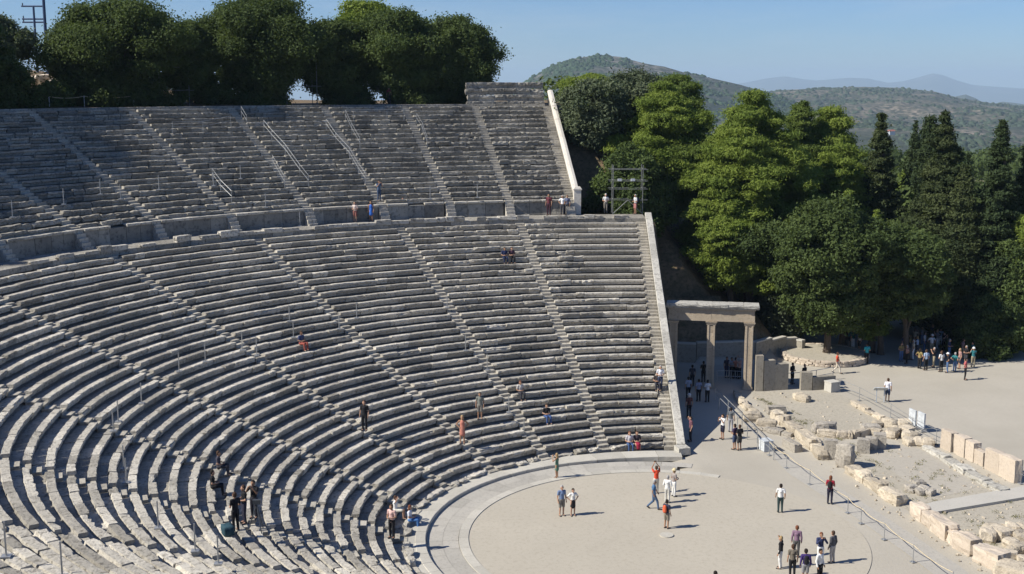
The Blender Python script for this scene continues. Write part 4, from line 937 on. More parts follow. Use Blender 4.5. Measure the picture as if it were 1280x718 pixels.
# power poles
def power_pole(px, D, ytop, r, arms, label, mate=None):
    xy = colpt(px, D * S); z0 = H(*xy); zt = zat(xy, ytop); o = empty('power_pole', (xy[0], xy[1], z0)); tag(o, label, 'power pole'); mb = MB(); mb.tube([(0, 0, -.5), (0, 0, zt - z0)], [r, r * .8], 10); mb.build('pole', M['bluesteel'], o)
    d = np.array([FW[1], -FW[0]]); d /= np.linalg.norm(d)
    for ya, l0, l1 in arms:
        za = zat(xy, ya) - z0; mb = MB(); mb.tube([(d[0] * l0, d[1] * l0, za), (d[0] * l1, d[1] * l1, za)], .09, 6); a = mb.build('cross_arm', M['bluesteel'], o)
        for l in (l0 + .12, l1 - .12): m = MB(); m.tube([(d[0] * l, d[1] * l, za), (d[0] * l, d[1] * l, za + .32)], [.08, .05], 6); m.build('insulator', M['darksteel'], a)
power_pole(61, 118, -30, .17, [(-12, -1, 1)], 'thick tall blue grey power pole cut by the top edge')
power_pole(48, 120, 8, .13, [(8, -1.2, 1.1), (24, -1.2, 1.1), (28, -1.2, 1.1)], 'thinner power pole with three cross arms left of the thick one')
# pale rocky outcrop and steps at top left
c = colpt(47, 112 * S); zc = H(*c); o = empty('rock_outcrop', (c[0], c[1], zc)); tag(o, 'pale broken rock bank in the sun below the power poles', 'rock')
for i in range(9):
    mb = MB(); mb.rock((random.uniform(-1.4, 1.4), random.uniform(-1.8, 1.8), random.uniform(.1, 1.1)), (1.4, 1.2, 1.0), random.uniform(0, 3), seed=i * 2.1, rough=.15, sub=2, sq=.6, tint=random.random()); mb.build('rock_piece', M['pinkstone'], o)
# farm house far on the hill
c = colpt(1117, 1500); zc = zat(c, 168); o = empty('farm_house', (c[0], c[1], zc), R(20)); tag(o, 'tiny white house with red roof far off on the hillside', 'house')
mb = MB(); mb.box((0, 0, 1.5), (5, 8, 4.4)); mb.build('wall', M['signwhite'], o); mb = MB(); mb.add([(-3, -4.5, 3.7), (3, -4.5, 3.7), (3, 4.5, 3.7), (-3, 4.5, 3.7), (0, -4.5, 5.4), (0, 4.5, 5.4)], [(0, 1, 4), (2, 3, 5), (1, 2, 5, 4), (3, 0, 4, 5), (3, 2, 1, 0)]); mb.build('roof', flat('roof_tile', (.35, .12, .08)), o)

# loose gravel and small stones over the ruin floors
rg = random.Random(77); mb = MB(); n = 0
while n < 500:
    px, py = rg.uniform(940, 1280), rg.uniform(490, 716)
    if not (py > 490 + (px - 940) * .36 - 20 and py < 520 + (px - 940) * .72): continue
    q = G(px, py); s_ = abs(rg.gauss(0, .05)) + .03; a_ = rg.uniform(0, 3); mb.box((q[0], q[1], s_ * .25 + .01), (s_ * 1.5, s_, s_ * .7), a_, .7, rg.random()); n += 1
tag(mb.build('gravel', M['ruin']), kind='stuff')
# dry tufts round the stones
rg = np.random.default_rng(3); C = []
for _ in range(110):
    px = rg.uniform(950, 1275); py = 500 + (px - 950) * rg.uniform(.38, .66); q = G(px, py); C.append(q[None] + np.c_[rg.normal(size=(16, 2)) * .12, rg.uniform(.02, .14, 16)])
C = np.concatenate(C); nn = rg.normal(size=C.shape); nn[:, 2] *= .2; nn /= np.linalg.norm(nn, axis=1)[:, None]
o = quad_mesh('dry_grass', leaf_quads(C, nn, .08, .014, rg), np.repeat(rg.uniform(0, 1, len(C)), 4), leaf_mat('dry_grass_blades', (.20, .17, .08), (.12, .13, .05), .1), None, (0, 0, 0)); tag(o, kind='stuff')

# ------------------------------------------------------------------ people
def capsule(A, B, ra, rb, seg=10, flat=1.0):
    A = np.array(A, float); B = np.array(B, float); t = B - A; L = np.linalg.norm(t); t = t / (L + 1e-9)
    a = np.array([1.0, 0, 0]) if abs(t[0]) < .9 else np.array([0, 1.0, 0]); a = a - t * (a @ t); a /= np.linalg.norm(a); b = np.cross(t, a); rings = []
    for k in (-1, -.8, -.4, 0): rings.append((A + t * ra * k, ra * math.sqrt(max(0.02, 1 - k * k))))
    for k in (0, .4, .8, 1): rings.append((B + t * rb * k, rb * math.sqrt(max(0.02, 1 - k * k))))
    th = np.linspace(0, 2 * math.pi, seg, endpoint=False)
    return np.array([c + r * (np.outer(np.cos(th), a) + flat * np.outer(np.sin(th), b)) for c, r in rings])
def merged(name, caps, voxel, target, extra=None):
    mb = MB()
    for c in caps:
        A = capsule(*c); m = A.shape[1]; b0 = mb.n; mb.grid(A, True); mb.f.append(tuple(b0 + j for j in range(m))[::-1]); mb.f.append(tuple(b0 + (len(A) - 1) * m + j for j in range(m)))
    o = mb.build(name, M['steel']); o.data.materials.clear()
    bm = bmesh.new(); bm.from_mesh(o.data); bmesh.ops.recalc_face_normals(bm, faces=bm.faces); bm.to_mesh(o.data); bm.free()
    rm = o.modifiers.new('r', 'REMESH'); rm.mode = 'VOXEL'; rm.voxel_size = voxel
    sm = o.modifiers.new('s', 'SMOOTH'); sm.factor = .5; sm.iterations = 2
    dg = bpy.context.evaluated_depsgraph_get(); ev = o.evaluated_get(dg); n = len(ev.data.polygons)
    de = o.modifiers.new('d', 'DECIMATE'); de.ratio = min(1, target / max(1, n * 2))
    dg = bpy.context.evaluated_depsgraph_get(); me = bpy.data.meshes.new_from_object(o.evaluated_get(dg)); me.name = name
    me.polygons.foreach_set('use_smooth', np.ones(len(me.polygons), bool)); bpy.data.objects.remove(o); return me
def joints(arms, legs):
    J = dict(pel=(0, 0, .93), sp=(0, -.005, 1.13), ch=(0, -.01, 1.32), nk=(0, 0, 1.47), hd=(0, .03, 1.60))
    def leg(s, k):
        if legs == 'stand': return [(s * .09, 0, .90), (s * .10, .02, .49), (s * .105, -.02, .08), (s * .125, .15, .035)]
        if legs == 'walk':
            if s > 0: return [(s * .09, 0, .90), (s * .095, .20, .51), (s * .10, .26, .10), (s * .11, .42, .06)]
            return [(s * .09, 0, .89), (s * .095, -.02, .48), (s * .10, -.34, .17), (s * .11, -.22, .04)]
        if legs == 'sit': return [(s * .10, 0, .10), (s * .13, .43, .14), (s * .13, .46, -.29), (s * .14, .62, -.33)]
    for s, n in ((1, 'R'), (-1, 'L')): J['leg' + n] = leg(s, n)
    dz = -.83 if legs == 'sit' else 0
    sh = lambda s: (s * .175, -.01, 1.40)
    def arm(s):
        if arms == 'down': return [sh(s), (s * .235, -.04, 1.12), (s * .245, .05, .88), (s * .24, .09, .79)]
        if arms == 'swing': return [sh(s), (s * .235, -.10 * s, 1.13), (s * .24, .08 - .12 * s, .92), (s * .24, .14 - .12 * s, .85)]
        if arms == 'face': return [sh(s), (s * .27, .17, 1.22), (s * .11, .27, 1.47), (s * .06, .29, 1.53)]
        if arms == 'up': return [sh(s), (s * .25, .14, 1.60), (s * .09, .20, 1.82), (s * .05, .21, 1.90)]
        if arms == 'shade': return ([sh(s), (s * .36, .10, 1.52), (s * .14, .16, 1.67), (s * .05, .15, 1.69)] if s > 0 else [sh(s), (s * .235, -.04, 1.12), (s * .245, .05, .88), (s * .24, .09, .79)])
        if arms == 'hold': return [sh(s), (s * .25, -.01, 1.13), (s * .12, .22, 1.10), (s * .06, .27, 1.12)]
        if arms == 'hips': return [sh(s), (s * .36, -.10, 1.17), (s * .19, .02, 1.02), (s * .13, .07, 1.0)]
    for s, n in ((1, 'R'), (-1, 'L')): J['arm' + n] = [(p[0], p[1], p[2]) for p in arm(s)]
    if dz:
        for k in ('pel', 'sp', 'ch', 'nk', 'hd'): J[k] = (J[k][0], J[k][1], J[k][2] + dz)
        for k in ('armR', 'armL'): J[k] = [(p[0], p[1], p[2] + dz) for p in J[k]]
    return J
CACHE = {}
def get(kind, arms, legs, var=''):
    key = (kind, arms, legs, var)
    if key in CACHE: return CACHE[key]
    J = joints(arms, legs); hd = np.array(J['hd']); c = []
    if kind == 'body':
        c += [(J['pel'], J['sp'], .135, .115, 12, .75), (J['sp'], J['ch'], .115, .135, 12, .75), (J['ch'], J['nk'], .10, .055), (J['nk'], hd - (0, .01, .02), .052, .055)]
        c += [(hd + (0, -.012, .045), hd + (0, .0, .0), .092, .085), (hd + (0, .02, -.02), hd + (0, .035, -.065), .07, .045), (hd + (0, .085, 0), hd + (0, .105, -.025), .012, .018)]
        c += [(hd + (s * .088, -.01, .01), hd + (s * .09, -.012, -.025), .016, .012) for s in (1, -1)]
        for n in 'RL':
            a = J['arm' + n]; c += [(J['ch'][:2] + (J['ch'][2] + .06,), a[0], .07, .058), (a[0], a[1], .052, .042), (a[1], a[2], .041, .028)]
            w_, h_ = np.array(a[2]), np.array(a[3]); d = (h_ - w_) / (np.linalg.norm(h_ - w_) + 1e-9); side = np.cross(d, (1, 0, 0) if abs(d[0]) < .8 else (0, 1, 0)); side /= np.linalg.norm(side); nn = np.cross(d, side)
            pm = w_ + d * .085; c += [(w_, pm, .026, .034, 10, .6)]
            for k, (o_, l_) in enumerate(((-.030, .062), (-.010, .072), (.010, .068), (.029, .052))):
                q = pm + side * o_; m_ = q + d * l_ * .55; e_ = m_ + (d * .7 + nn * .5) * l_ * .5; c += [(q - d * .02, m_, .010, .009, 6), (m_, e_, .009, .008, 6)]
            q = w_ + d * .03 - side * .025; c += [(q, q - side * .03 + d * .035, .012, .010, 6), (q - side * .03 + d * .035, q - side * .035 + d * .062 + nn * .01, .010, .008, 6)]
            l = J['leg' + n]; c += [(l[0], l[1], .082, .056), (l[1], l[2], .055, .038), (l[2], l[3], .042, .036)]
        me = merged('body', c, .0085, 5200)
    elif kind == 'shirt':
        c += [((J['pel'][0], J['pel'][1], J['pel'][2] + .0), J['sp'], .152, .140, 14, .78), (J['sp'], J['ch'], .140, .152, 14, .78), (J['ch'], (J['ch'][0], J['ch'][1], J['ch'][2] + .10), .14, .085)]
        for n in 'RL':
            a = [np.array(q) for q in J['arm' + n]]; c += [(J['ch'][:2] + (J['ch'][2] + .06,), a[0], .09, .075)]
            if var != 'sleeveless': c += [(a[0], a[0] + (a[1] - a[0]) * (.62 if var != 'long' else 1), .070, .058)]
            if var == 'long': c += [(a[1], a[2], .056, .042)]
        me = merged('shirt', c, .014, 2200)
    elif kind == 'trousers' or kind == 'shorts':
        c += [((J['pel'][0], J['pel'][1], J['pel'][2] + .06), J['pel'], .145, .15, 14, .8)]
        for n in 'RL':
            l = [np.array(q) for q in J['leg' + n]]
            if kind == 'shorts': c += [(l[0], l[0] + (l[1] - l[0]) * .85, .105, .085)]
            else: c += [(l[0], l[1], .102, .072), (l[1], l[1] + (l[2] - l[1]) * .97, .070, .055)]
        me = merged(kind, c, .014, 2200)
    elif kind == 'skirt' or kind == 'dress':
        p = np.array(J['pel'])
        if legs == 'sit': c += [(p, p + (0, .40, .03), .17, .17, 14, .75), (p + (0, .42, .0), p + (0, .44, -.18), .15, .13)]
        else: c += [(p + (0, 0, .08), p - (0, 0, .30), .145, .17, 16, .8)] 
        if kind == 'dress': c += [(J['pel'], J['sp'], .150, .132, 14, .78), (J['sp'], J['ch'], .132, .146, 14, .78), (J['ch'], (0, 0, J['ch'][2] + .1), .13, .07)]
        me = merged(kind, c, .014, 2200)
    elif kind == 'hair':
        c += [(hd + (0, -.028, .065), hd + (0, -.035, .0), .097, .092)]
        if var == 'long': c += [(hd + (0, -.05, 0), hd + (0, -.085, -.20), .095, .085, 12, .6)]
        if var == 'bun': c += [(hd + (0, -.11, .08), hd + (0, -.13, .07), .05, .05)]
        me = merged('hair', c, .012, 700)
    elif kind == 'hat':
        A = []
        for r, z in ((.155, .075), (.16, .085), (.10, .10), (.098, .165), (.07, .19), (.005, .195)): t = np.linspace(0, 2 * math.pi, 18, endpoint=False); A.append(np.c_[hd[0] + r * np.cos(t), hd[1] - .01 + r * np.sin(t) * 1.1, np.full(18, hd[2] + z)])
        mb = MB(); mb.grid(np.array(A), True); o = mb.build('hat', M['steel'], smooth=True); me = o.data; me.materials.clear(); bpy.data.objects.remove(o)
    elif kind == 'shoe':
        for n in var: l = [np.array(q) for q in J['leg' + n]]; c += [(l[2] + (0, -.02, -.03), l[3], .046, .042)]
        me = merged('shoe', c, .013, 500)
    elif kind == 'bag':
        p = np.array(J['ch']); c += [(p + (0, -.20, .03), p + (0, -.20, -.20), .12, .13, 12, .75)]; me = merged('backpack', c, .014, 600)
    elif kind == 'phone':
        a = np.array(J['armR'][3]) * .5 + np.array(J['armL'][3]) * .5; mb = MB(); mb.box(a + (0, .03, .05), (.15, .02, .08)); o = mb.build('phone', M['steel']); me = o.data; me.materials.clear(); bpy.data.objects.remove(o)
    me.materials.clear(); me.materials.append(None) if False else me.materials.append(M['steel']); CACHE[key] = me; return me
CM = {}
def cloth(c):
    if c not in CM: CM[c] = flat('cloth', c, .85, 0, .12)
    return CM[c]
SKIN = flat('skin', (.42, .25, .17), .6, 0, .08); SKIN2 = flat('tanned_skin', (.33, .19, .12), .6, 0, .08)
HAIRS = dict(dark=(.02, .015, .012), brown=(.07, .04, .025), blonde=(.34, .24, .12), grey=(.35, .34, .33), red=(.16, .06, .03), white=(.6, .6, .58))
W_, K_, NV, BL, RD, GY, KH, TEAL, PK, DK = (.72, .72, .70), (.015, .015, .018), (.03, .04, .09), (.10, .17, .32), (.50, .05, .03), (.25, .25, .26), (.30, .26, .18), (.03, .30, .34), (.62, .40, .36), (.05, .05, .06)
def person(pos, face, arms, legs, top, bottom, bkind, hair='dark', hv='short', label='', group=None, h=1.0, bag=None, shoes=(.05, .05, .05), sleeve='', hat=None, phone=False):
    o = empty('person', pos, R(face)); s = h; o.scale = (s, s, s); tag(o, label, 'person', group)
    def part(nm, me, col):
        c = bpy.data.objects.new(nm, me); COL.objects.link(c); c.parent = o; c.material_slots[0].link = 'OBJECT'; c.material_slots[0].material = col; return c
    part('body', get('body', arms, legs), SKIN if random.random() < .6 else SKIN2)
    if bkind == 'dress': part('dress', get('dress', arms, legs), cloth(top))
    else: part('shirt', get('shirt', arms, legs, sleeve), cloth(top)); part(bkind, get(bkind, arms, legs), cloth(bottom))
    part('hair', get('hair', arms, legs, hv), cloth(HAIRS[hair])); [part('shoe', get('shoe', arms, legs, n), cloth(shoes)) for n in 'RL']
    if hat: part('hat', get('hat', arms, legs), cloth(hat))
    if bag: part('backpack', get('bag', arms, legs), cloth(bag))
    if phone: part('phone', get('phone', arms, legs), cloth(K_))
    return o
# face angle: 0 looks towards +Y (to the stage); 90 looks towards -X (away from the camera)
def pg(px, py, *a, z=0.0, **k): p = G(px, py, z); return person(p, *a, **k)
# orchestra
pg(696, 598, 150, 'face', 'stand', (.10, .20, .14), None, 'dress', 'blonde', 'long', label='person in short green patterned dress photographing from the ring walkway', h=.9)
pg(702, 645, -75, 'down', 'stand', (.16, .22, .36), (.20, .19, .17), 'shorts', 'grey', label='person in blue shirt and dark shorts, left one of a couple on the orchestra', h=1.0)
pg(716, 645, -80, 'hips', 'stand', W_, K_, 'skirt', 'dark', label='person in white blouse and short black skirt, right one of a couple on the orchestra', h=.90, sleeve='')
pg(820, 617, 100, 'up', 'stand', (.62, .07, .03), (.58, .55, .48), 'trousers', 'brown', label='person in orange red shirt holding a phone high with both arms', h=.95, phone=True)
pg(817, 637, -10, 'swing', 'walk', (.07, .15, .28), (.08, .13, .22), 'trousers', 'grey', label='person in blue shirt and jeans walking across the orchestra', h=.98)
pg(834, 629, 60, 'hold', 'stand', W_, (.55, .54, .50), 'trousers', 'grey', label='person all in white holding papers, nearer one of the two in white', h=.93, sleeve='long')
pg(842, 621, 20, 'hold', 'stand', (.30, .26, .24), (.70, .70, .68), 'trousers', 'blonde', label='person with straw hat, grey vest and white trousers beside the one in white', h=.95, hat=(.6, .5, .3))
pg(833, 661, 40, 'down', 'stand', (.03, .035, .06), (.22, .20, .16), 'shorts', 'dark', label='person with a red backpack, dark shirt and grey shorts beside the stone disc', h=.93, bag=(.6, .12, .05))
pg(975, 641, 80, 'swing', 'stand', W_, (.035, .06, .06), 'trousers', 'dark', 'short', label='person in white top and dark green trousers alone near the rope fence', h=.95)
pg(1037, 630, 60, 'hold', 'stand', (.28, .02, .04), (.02, .02, .04), 'trousers', 'red', 'long', label='person in dark red top with a black shoulder bag by the rope', h=.95, bag=K_)
grp = [(975, 711, 150, 'shade', K_, (.7, .7, .68), 'trousers', 'blonde', 'person in black top and white trousers shading the eyes, leftmost of the tour group'), (995, 697, 70, 'down', (.22, .14, .20), (.1, .1, .1), 'trousers', 'red', 'red haired person in mauve top at the back of the tour group'),
 (990, 722, 80, 'down', (.16, .14, .11), K_, 'trousers', 'brown', 'person in brown vest with black trousers in the front of the tour group'), (1006, 728, 80, 'down', (.05, .03, .14), GY, 'shorts', 'dark', 'person in purple shirt with dark backpack in the tour group'),
 (1024, 728, -60, 'down', W_, K_, 'trousers', 'dark', 'person in white shirt facing the camera in the tour group'), (1025, 706, -90, 'face', (.03, .04, .10), W_, 'trousers', 'red', 'person in navy top and white trousers lifting a hand, back of the tour group'),
 (1040, 704, 120, 'down', (.10, .10, .11), (.4, .38, .36), 'trousers', 'brown', 'person in dark grey jacket with a walking stick, rightmost of the tour group')]
for (px, py, fc, ar, tp, bt, bk, hr, lb) in grp: pg(px, py, fc, ar, 'stand', tp, bt, bk, hr, label=lb, h=.96, bag=K_ if 'backpack' in lb else None, sleeve='' if 'vest' in lb else 'long')
pg(893, 757, 20, 'down', 'stand', (.2, .1, .2), K_, 'trousers', 'dark', label='person cut by the bottom edge with only the head in view', h=.95)
# side entrance
for (px, py, fc, ar, lg, tp, bt, bk, hr, lb, kw) in [
    (903, 549, 200, 'face', 'stand', W_, (.02, .02, .04), 'shorts', 'dark', 'person in white shirt and black shorts photographing near the hand rails', {}),
    (913, 540, 60, 'down', 'stand', (.12, .13, .14), (.3, .3, .32), 'trousers', 'dark', 'person in grey clothes behind the one with white shirt and black shorts', {}),
    (918, 562, 130, 'hold', 'stand', (.05, .03, .07), (.05, .07, .13), 'shorts', 'dark', 'person in dark plum shirt reading beside a friend in black', {}),
    (924, 563, 110, 'hold', 'stand', K_, (.05, .05, .05), 'shorts', 'brown', 'person in black t-shirt and dark shorts beside the white box', {}),
    (863, 552, 180, 'shade', 'stand', (.16, .07, .09), (.03, .03, .04), 'trousers', 'dark', 'person in pinkish top at the edge of the wall shadow', {}),
    (861, 522, 90, 'down', 'stand', (.10, .04, .04), K_, 'trousers', 'white', 'white capped person in dark clothes walking in the wall shadow', dict(hat=(.6, .6, .6))),
    (860, 499, 90, 'down', 'stand', (.42, .45, .52), K_, 'trousers', 'dark', 'person in pale blue shirt, left of three in the gateway shade', {}),
    (873, 502, 90, 'down', 'stand', (.25, .28, .38), K_, 'trousers', 'dark', 'person in grey blue shirt, middle of three in the gateway shade', {}),
    (884, 503, 95, 'hold', 'stand', (.60, .62, .64), K_, 'trousers', 'dark', 'person in white jacket with dark bag, right of three in the gateway shade', {}),
    (865, 483, 90, 'down', 'stand', DK, K_, 'trousers', 'dark', 'dark clad person walking through the left opening of the gateway', {}),
    (879, 478, 90, 'hold', 'stand', K_, K_, 'trousers', 'dark', 'person in black standing against the middle pillar in shade', {}),
    (908, 472, -80, 'down', 'stand', (.05, .05, .07), NV, 'trousers', 'dark', 'dark figure at the left in the right gateway opening', {}),
    (914, 473, -80, 'hold', 'stand', (.25, .28, .33), K_, 'trousers', 'dark', 'person in blue grey top in the right gateway opening', {}),
    (919, 473, 100, 'face', 'stand', (.50, .22, .16), K_, 'trousers', 'dark', 'person in salmon top raising an arm in the right gateway opening', {}),
    (924, 474, 120, 'up', 'stand', (.55, .30, .22), K_, 'trousers', 'grey', 'person in pale orange top against the right gateway pillar', {}),
    (990, 480, -60, 'hold', 'stand', K_, K_, 'trousers', 'dark', 'black clad person leaning at the railing between the walls', {}),
    (1005, 482, -60, 'down', 'stand', K_, K_, 'trousers', 'dark', 'black clad person seen above the raised end of the low wall', {}),
    (1046, 467, -20, 'swing', 'walk', (.55, .08, .04), (.55, .5, .42), 'trousers', 'brown', 'person in red top and pale trousers walking past the round planter', {}),
    (1109, 502, 60, 'down', 'stand', (.68, .68, .72), (.05, .07, .13), 'shorts', 'brown', 'person in white t-shirt and blue shorts beside the tilted panel', {}),
    (1206, 475, -30, 'hips', 'stand', (.45, .12, .12), K_, 'trousers', 'dark', 'person in red top with black trousers at the front of the crowd', {}),
    (1083, 455, 90, 'hold', 'stand', TEAL, K_, 'trousers', 'dark', 'person in turquoise top at the right rim of the round planter', {}),
    (1003, 427, 90, 'down', 'stand', (.5, .5, .55), DK, 'trousers', 'dark', 'person in pale shirt under the trees at the end of the retaining wall', {})]:
    pg(px, py, fc, ar, lg, tp, bt, bk, hr, label=lb, h=.98 if px < 1046 else 1.02, **kw)
# crowd in the shade by the plaza trees
tops = [('white', W_), ('pale blue', (.35, .45, .6)), ('black', K_), ('red', RD), ('grey', GY), ('navy', NV), ('beige', (.5, .42, .3)), ('teal', (.03, .16, .18)), ('pink', (.36, .22, .20)), ('ochre', (.26, .20, .08))]
bots = [('black trousers', K_, 'trousers'), ('white trousers', W_, 'trousers'), ('blue jeans', BL, 'trousers'), ('tan trousers', KH, 'trousers'), ('dark shorts', DK, 'shorts')]
CP = [(1149, 461), (1157, 463), (1167, 459), (1176, 465), (1184, 466), (1193, 465), (1199, 461), (1207, 456), (1215, 452), (1216, 459), (1126, 452), (1133, 455), (1141, 450), (1128, 442), (1137, 441), (1146, 444), (1155, 440), (1164, 443), (1171, 437), (1179, 440), (1186, 448), (1130, 434), (1143, 434), (1152, 431), (1165, 430), (1175, 433), (1203, 449), (1066, 437), (1074, 440), (1060, 433)]
rgc = random.Random(17); use = [(i, j) for i in range(10) for j in range(5)]; rgc.shuffle(use)
use.sort(key=lambda q: 0)
for k, (px, py) in enumerate(CP):
    i, j = use[k]; place = 'by the right grove' if k < 27 else 'behind the walled oak'
    pg(px, py, rgc.uniform(-180, 180), rgc.choice(['down', 'hold', 'hips', 'down', 'face']), 'stand', tops[i][1], bots[j][1], bots[j][2], rgc.choice(['dark', 'brown', 'grey', 'blonde']), rgc.choice(['short', 'long']),
       label='person in %s top and %s in the shaded crowd %s' % (tops[i][0], bots[j][0], place), group='crowd under the plaza trees', h=rgc.uniform(.93, 1.06), hat=W_ if k in (4, 9, 17) else None)
# on the walkway between the two tiers
def pc(px, py, *a, **k):
    x, y, z, aa, r = hitC(px, py)
    return person((x, y, z), *a, **k)
def pw(px, py, *a, **k): return pg(px, py, *a, z=DZ + .005, **k)
pw(444, 278, 250, 'hold', 'stand', (.6, .5, .45), (.28, .12, .10), 'shorts', 'dark', label='person in pale top and reddish shorts on the walkway, left of the blue dressed one', h=.98)
pw(464, 277, 255, 'down', 'stand', (.04, .14, .50), (.05, .13, .45), 'dress', 'brown', 'long', label='person in bright blue dress standing on the walkway', h=.98)
pw(504, 273, 250, 'down', 'stand', K_, K_, 'trousers', 'brown', label='person in black standing against the podium wall', h=1.0)
pc(474, 256, -60, 'face', 'stand', (.08, .13, .22), (.05, .08, .14), 'trousers', 'dark', label='person in denim blue standing above the podium wall', h=1.0)
pw(686, 270, 240, 'down', 'stand', (.12, .03, .04), (.05, .02, .03), 'trousers', 'dark', label='person in dark red clothes on the walkway below the upper wall pier', h=1.1)
pw(703, 270, 250, 'hips', 'stand', (.75, .75, .75), DK, 'trousers', 'grey', label='person in white jacket on the walkway beside the wall pier', h=1.03)
pw(709, 269, 250, 'down', 'stand', (.1, .12, .2), DK, 'trousers', 'brown', label='person in dark blue partly behind the one in white jacket', h=1.0)
pw(757, 267, 260, 'hold', 'stand', (.65, .65, .62), (.2, .18, .15), 'trousers', 'white', label='white shirted person left of the lighting scaffold', h=1.0)
pw(794, 268, 200, 'hold', 'stand', (.6, .6, .6), (.45, .2, .18), 'shorts', 'grey', label='white shirted person standing inside the lighting scaffold', h=1.0, bag=NV)
pc(456, 545, 250, 'down', 'stand', K_, K_, 'trousers', 'brown', label='person dressed in black standing in the middle of the lower seats', h=1.08)
pc(578, 558, 260, 'hips', 'stand', (.50, .20, .15), None, 'dress', 'blonde', 'long', label='person in coral summer dress standing on the lower seats', h=1.05)
pc(600, 530, 260, 'down', 'stand', (.18, .19, .17), (.2, .19, .17), 'shorts', 'dark', label='person in grey green shirt and shorts on the lower seats above the coral dress', h=1.02)
pc(825, 488, 260, 'hold', 'stand', (.66, .68, .72), (.04, .05, .09), 'trousers', 'grey', label='person in white shirt coming down the last stairway by the coping', h=1.0)
pc(490, 673, 235, 'hold', 'stand', (.62, .42, .38), K_, 'trousers', 'brown', label='person in pink top and black trousers standing on the front seats', h=1.02)
pc(318, 648, 245, 'face', 'stand', K_, (.03, .03, .04), 'trousers', 'dark', label='person in black at the right of the filming crew', h=1.05)
pc(306, 655, 200, 'hold', 'stand', K_, (.03, .03, .05), 'trousers', 'brown', label='person in black in the middle of the filming crew', h=1.05)
pc(295, 664, 130, 'hold', 'stand', K_, K_, 'trousers', 'brown', label='person in black at the left of the filming crew beside the bag', h=1.02)
def ps(px, py, face, top, bot, bk, hr, lb, arms='hold', hv='short', h=1.0):
    x, y, z, a, r = hitC(px, py)
    if r > UR0 - 1: k = int((r - UR0) / UD); z = UZ0 + k * UH; r = UR0 + k * UD
    else: k = max(0, int((r - LR0) / LD)); z = LZ0 + k * LH; r = LR0 + k * LD
    p = PL(a, r + .10, z); person(p, face, arms, 'sit', top, bot, bk, hr, hv, label=lb, h=h)
def face_in(px, py):
    x, y, z, a, r = hitC(px, py); d = -dirv(a); return math.degrees(math.atan2(-d[0], d[1]))
for (px, py, tp, bt, bk, hr, hv, lb) in [
    (651, 494, (.5, .48, .45), (.04, .04, .05), 'trousers', 'red', 'long', 'person in pale top sitting alone midway up the lower seats'),
    (683, 522, K_, (.05, .09, .22), 'trousers', 'brown', 'short', 'person in black top and blue jeans sitting on the lower seats'),
    (631, 325, (.02, .03, .09), (.02, .03, .07), 'trousers', 'dark', 'short', 'person in navy sitting high on the lower tier, left of a pair'),
    (640, 326, (.06, .03, .05), K_, 'trousers', 'dark', 'short', 'person in dark clothes sitting high on the lower tier, right of a pair'),
    (371, 430, (.05, .07, .15), (.3, .08, .06), 'trousers', 'brown', 'short', 'person in blue with red shorts sitting among the middle seats'),
    (787, 557, (.5, .48, .5), (.05, .09, .2), 'trousers', 'red', 'long', 'person in pale top and jeans sitting on the front row, left of a pair'),
    (796, 556, (.05, .04, .05), (.28, .02, .05), 'skirt', 'brown', 'long', 'person in dark top and crimson skirt sitting on the front row, right of a pair'),
    (820, 478, (.05, .04, .04), (.04, .04, .05), 'trousers', 'dark', 'short', 'dark clad person sitting at the end of a row beside the last stairway'),
    (484, 640, (.68, .68, .68), (.6, .58, .5), 'shorts', 'brown', 'short', 'person in white shirt sitting with arms up on the front rows'),
    (500, 652, (.6, .62, .68), (.06, .16, .38), 'trousers', 'red', 'long', 'person in white top and bright blue trousers sitting on the front rows'),
    (250, 612, K_, K_, 'trousers', 'dark', 'short', 'black clad person sitting left of the filming crew'),
    (276, 588, (.05, .05, .07), (.04, .04, .05), 'trousers', 'brown', 'short', 'dark clad person sitting a row above the filming crew')]:
    ps(px, py, face_in(px, py), tp, bt, bk, hr, lb, 'shade' if 'arms up' in lb else 'hold', hv)
# camera tripod and equipment of the crew
x, y, z, a_, r_ = hitC(322, 664); o = empty('tripod', (x, y, z)); tag(o, 'black camera tripod standing beside the filming crew', 'tripod')
for k in range(3): mb = MB(); t = R(30 + 120 * k); mb.tube([(0, 0, 1.25), (.42 * math.cos(t), .42 * math.sin(t), .0)], .025, 6); mb.build('leg', M['darksteel'], o)
mb = MB(); mb.box((0, 0, 1.36), (.16, .34, .2)); mb.build('camera_body', M['darksteel'], o)
x, y, z, a_, r_ = hitC(285, 668); mb = MB(); mb.rock((0, 0, .2), (.6, .45, .42), .4, seed=3, rough=.08, sub=3, sq=.7); o = mb.build('equipment_bag', cloth((.03, .07, .09)), smooth=True); o.location = (x, y, z); tag(o, 'dark teal equipment bag on the steps by the filming crew', 'bag')
# visitor among the rim trees
xy = colpt(486, rimD(486, 59.5) * S); person((xy[0], xy[1], 19.3 * S), 250, 'down', 'stand', (.22, .05, .06), DK, 'trousers', 'dark', label='person in dark red top in the shade on the top rim', h=1.0)

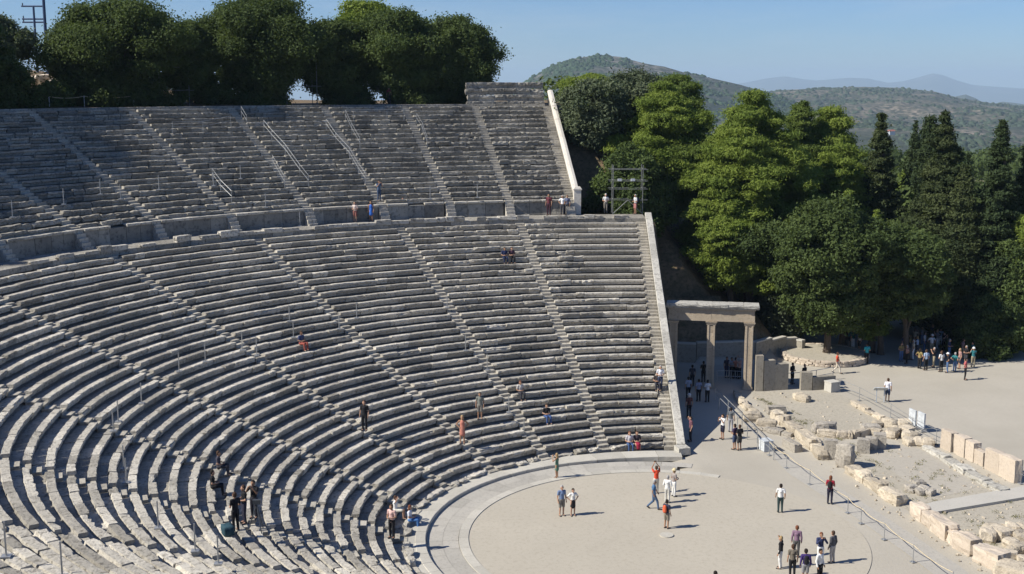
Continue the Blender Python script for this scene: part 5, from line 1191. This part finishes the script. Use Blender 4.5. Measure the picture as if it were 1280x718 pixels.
# ------------------------------------------------------------------ light and air
SAZ, SEL = R(279.0), R(41.0)               # where the sun stands
w = bpy.data.worlds.new('World'); scene.world = w; w.use_nodes = True; nt = w.node_tree
bg = nt.nodes['Background']; sky = nt.nodes.new('ShaderNodeTexSky'); sky.sky_type = 'NISHITA'; sky.sun_disc = False
sky.sun_elevation = SEL; sky.sun_rotation = R(90) - SAZ + 2 * math.pi; sky.air_density = 1.0; sky.dust_density = 0.05; sky.ozone_density = 2.5; sky.altitude = 350
tn = nt.nodes.new('ShaderNodeMix'); tn.data_type = 'RGBA'; tn.blend_type = 'MULTIPLY'; tn.inputs[0].default_value = 1; tn.inputs[7].default_value = (.62, .86, 1.30, 1)
nt.links.new(sky.outputs[0], tn.inputs[6]); tg = nt.nodes.new('ShaderNodeTexCoord'); mp = nt.nodes.new('ShaderNodeMapping'); mp.inputs['Scale'].default_value = (1.2, 1.2, 9); nt.links.new(tg.outputs['Generated'], mp.inputs[0])
cn = nt.nodes.new('ShaderNodeTexNoise'); cn.inputs['Scale'].default_value = 2.2; cn.inputs['Detail'].default_value = 8; cn.inputs['Roughness'].default_value = .62; nt.links.new(mp.outputs[0], cn.inputs['Vector'])
cr = nt.nodes.new('ShaderNodeMapRange'); cr.inputs['From Min'].default_value = .52; cr.inputs['From Max'].default_value = .80; cr.inputs['To Max'].default_value = .35; nt.links.new(cn.outputs['Fac'], cr.inputs['Value'])
cm = nt.nodes.new('ShaderNodeMix'); cm.data_type = 'RGBA'; cm.inputs[7].default_value = (7.5, 8.2, 9.0, 1); nt.links.new(cr.outputs[0], cm.inputs[0]); nt.links.new(tn.outputs[2], cm.inputs[6]); nt.links.new(cm.outputs[2], bg.inputs[0]); bg.inputs[1].default_value = .062
sd = bpy.data.lights.new('sun', 'SUN'); sd.energy = 5.0; sd.angle = R(.53); sd.color = (1.0, .945, .85)
so = bpy.data.objects.new('sun', sd); COL.objects.link(so)
sv = Vector((math.cos(SAZ) * math.cos(SEL), math.sin(SAZ) * math.cos(SEL), math.sin(SEL)))
so.rotation_euler = sv.to_track_quat('Z', 'Y').to_euler()
HAZE = True
if HAZE:
    mb = MB(); mb.box((0, 0, -120), (48000, 48000, 760)); 
    hm = bpy.data.materials.new('haze_air'); hm.use_nodes = True; n2 = hm.node_tree; n2.nodes.clear()
    oo = n2.nodes.new('ShaderNodeOutputMaterial'); pv = n2.nodes.new('ShaderNodeVolumePrincipled')
    pv.inputs['Color'].default_value = (.62, .82, 1.0, 1); pv.inputs['Density'].default_value = 8e-5; pv.inputs['Anisotropy'].default_value = 0.0
    n2.links.new(pv.outputs[0], oo.inputs['Volume'])
    tag(mb.build('haze', hm), kind='stuff')
vs = scene.view_settings; vs.view_transform = 'Standard'; vs.look = 'None'; vs.gamma = 1; vs.exposure = 0.42; vs.use_curve_mapping = False
scene.cycles.max_bounces = 6; scene.cycles.diffuse_bounces = 3; scene.cycles.transparent_max_bounces = 6; scene.cycles.volume_bounces = 0
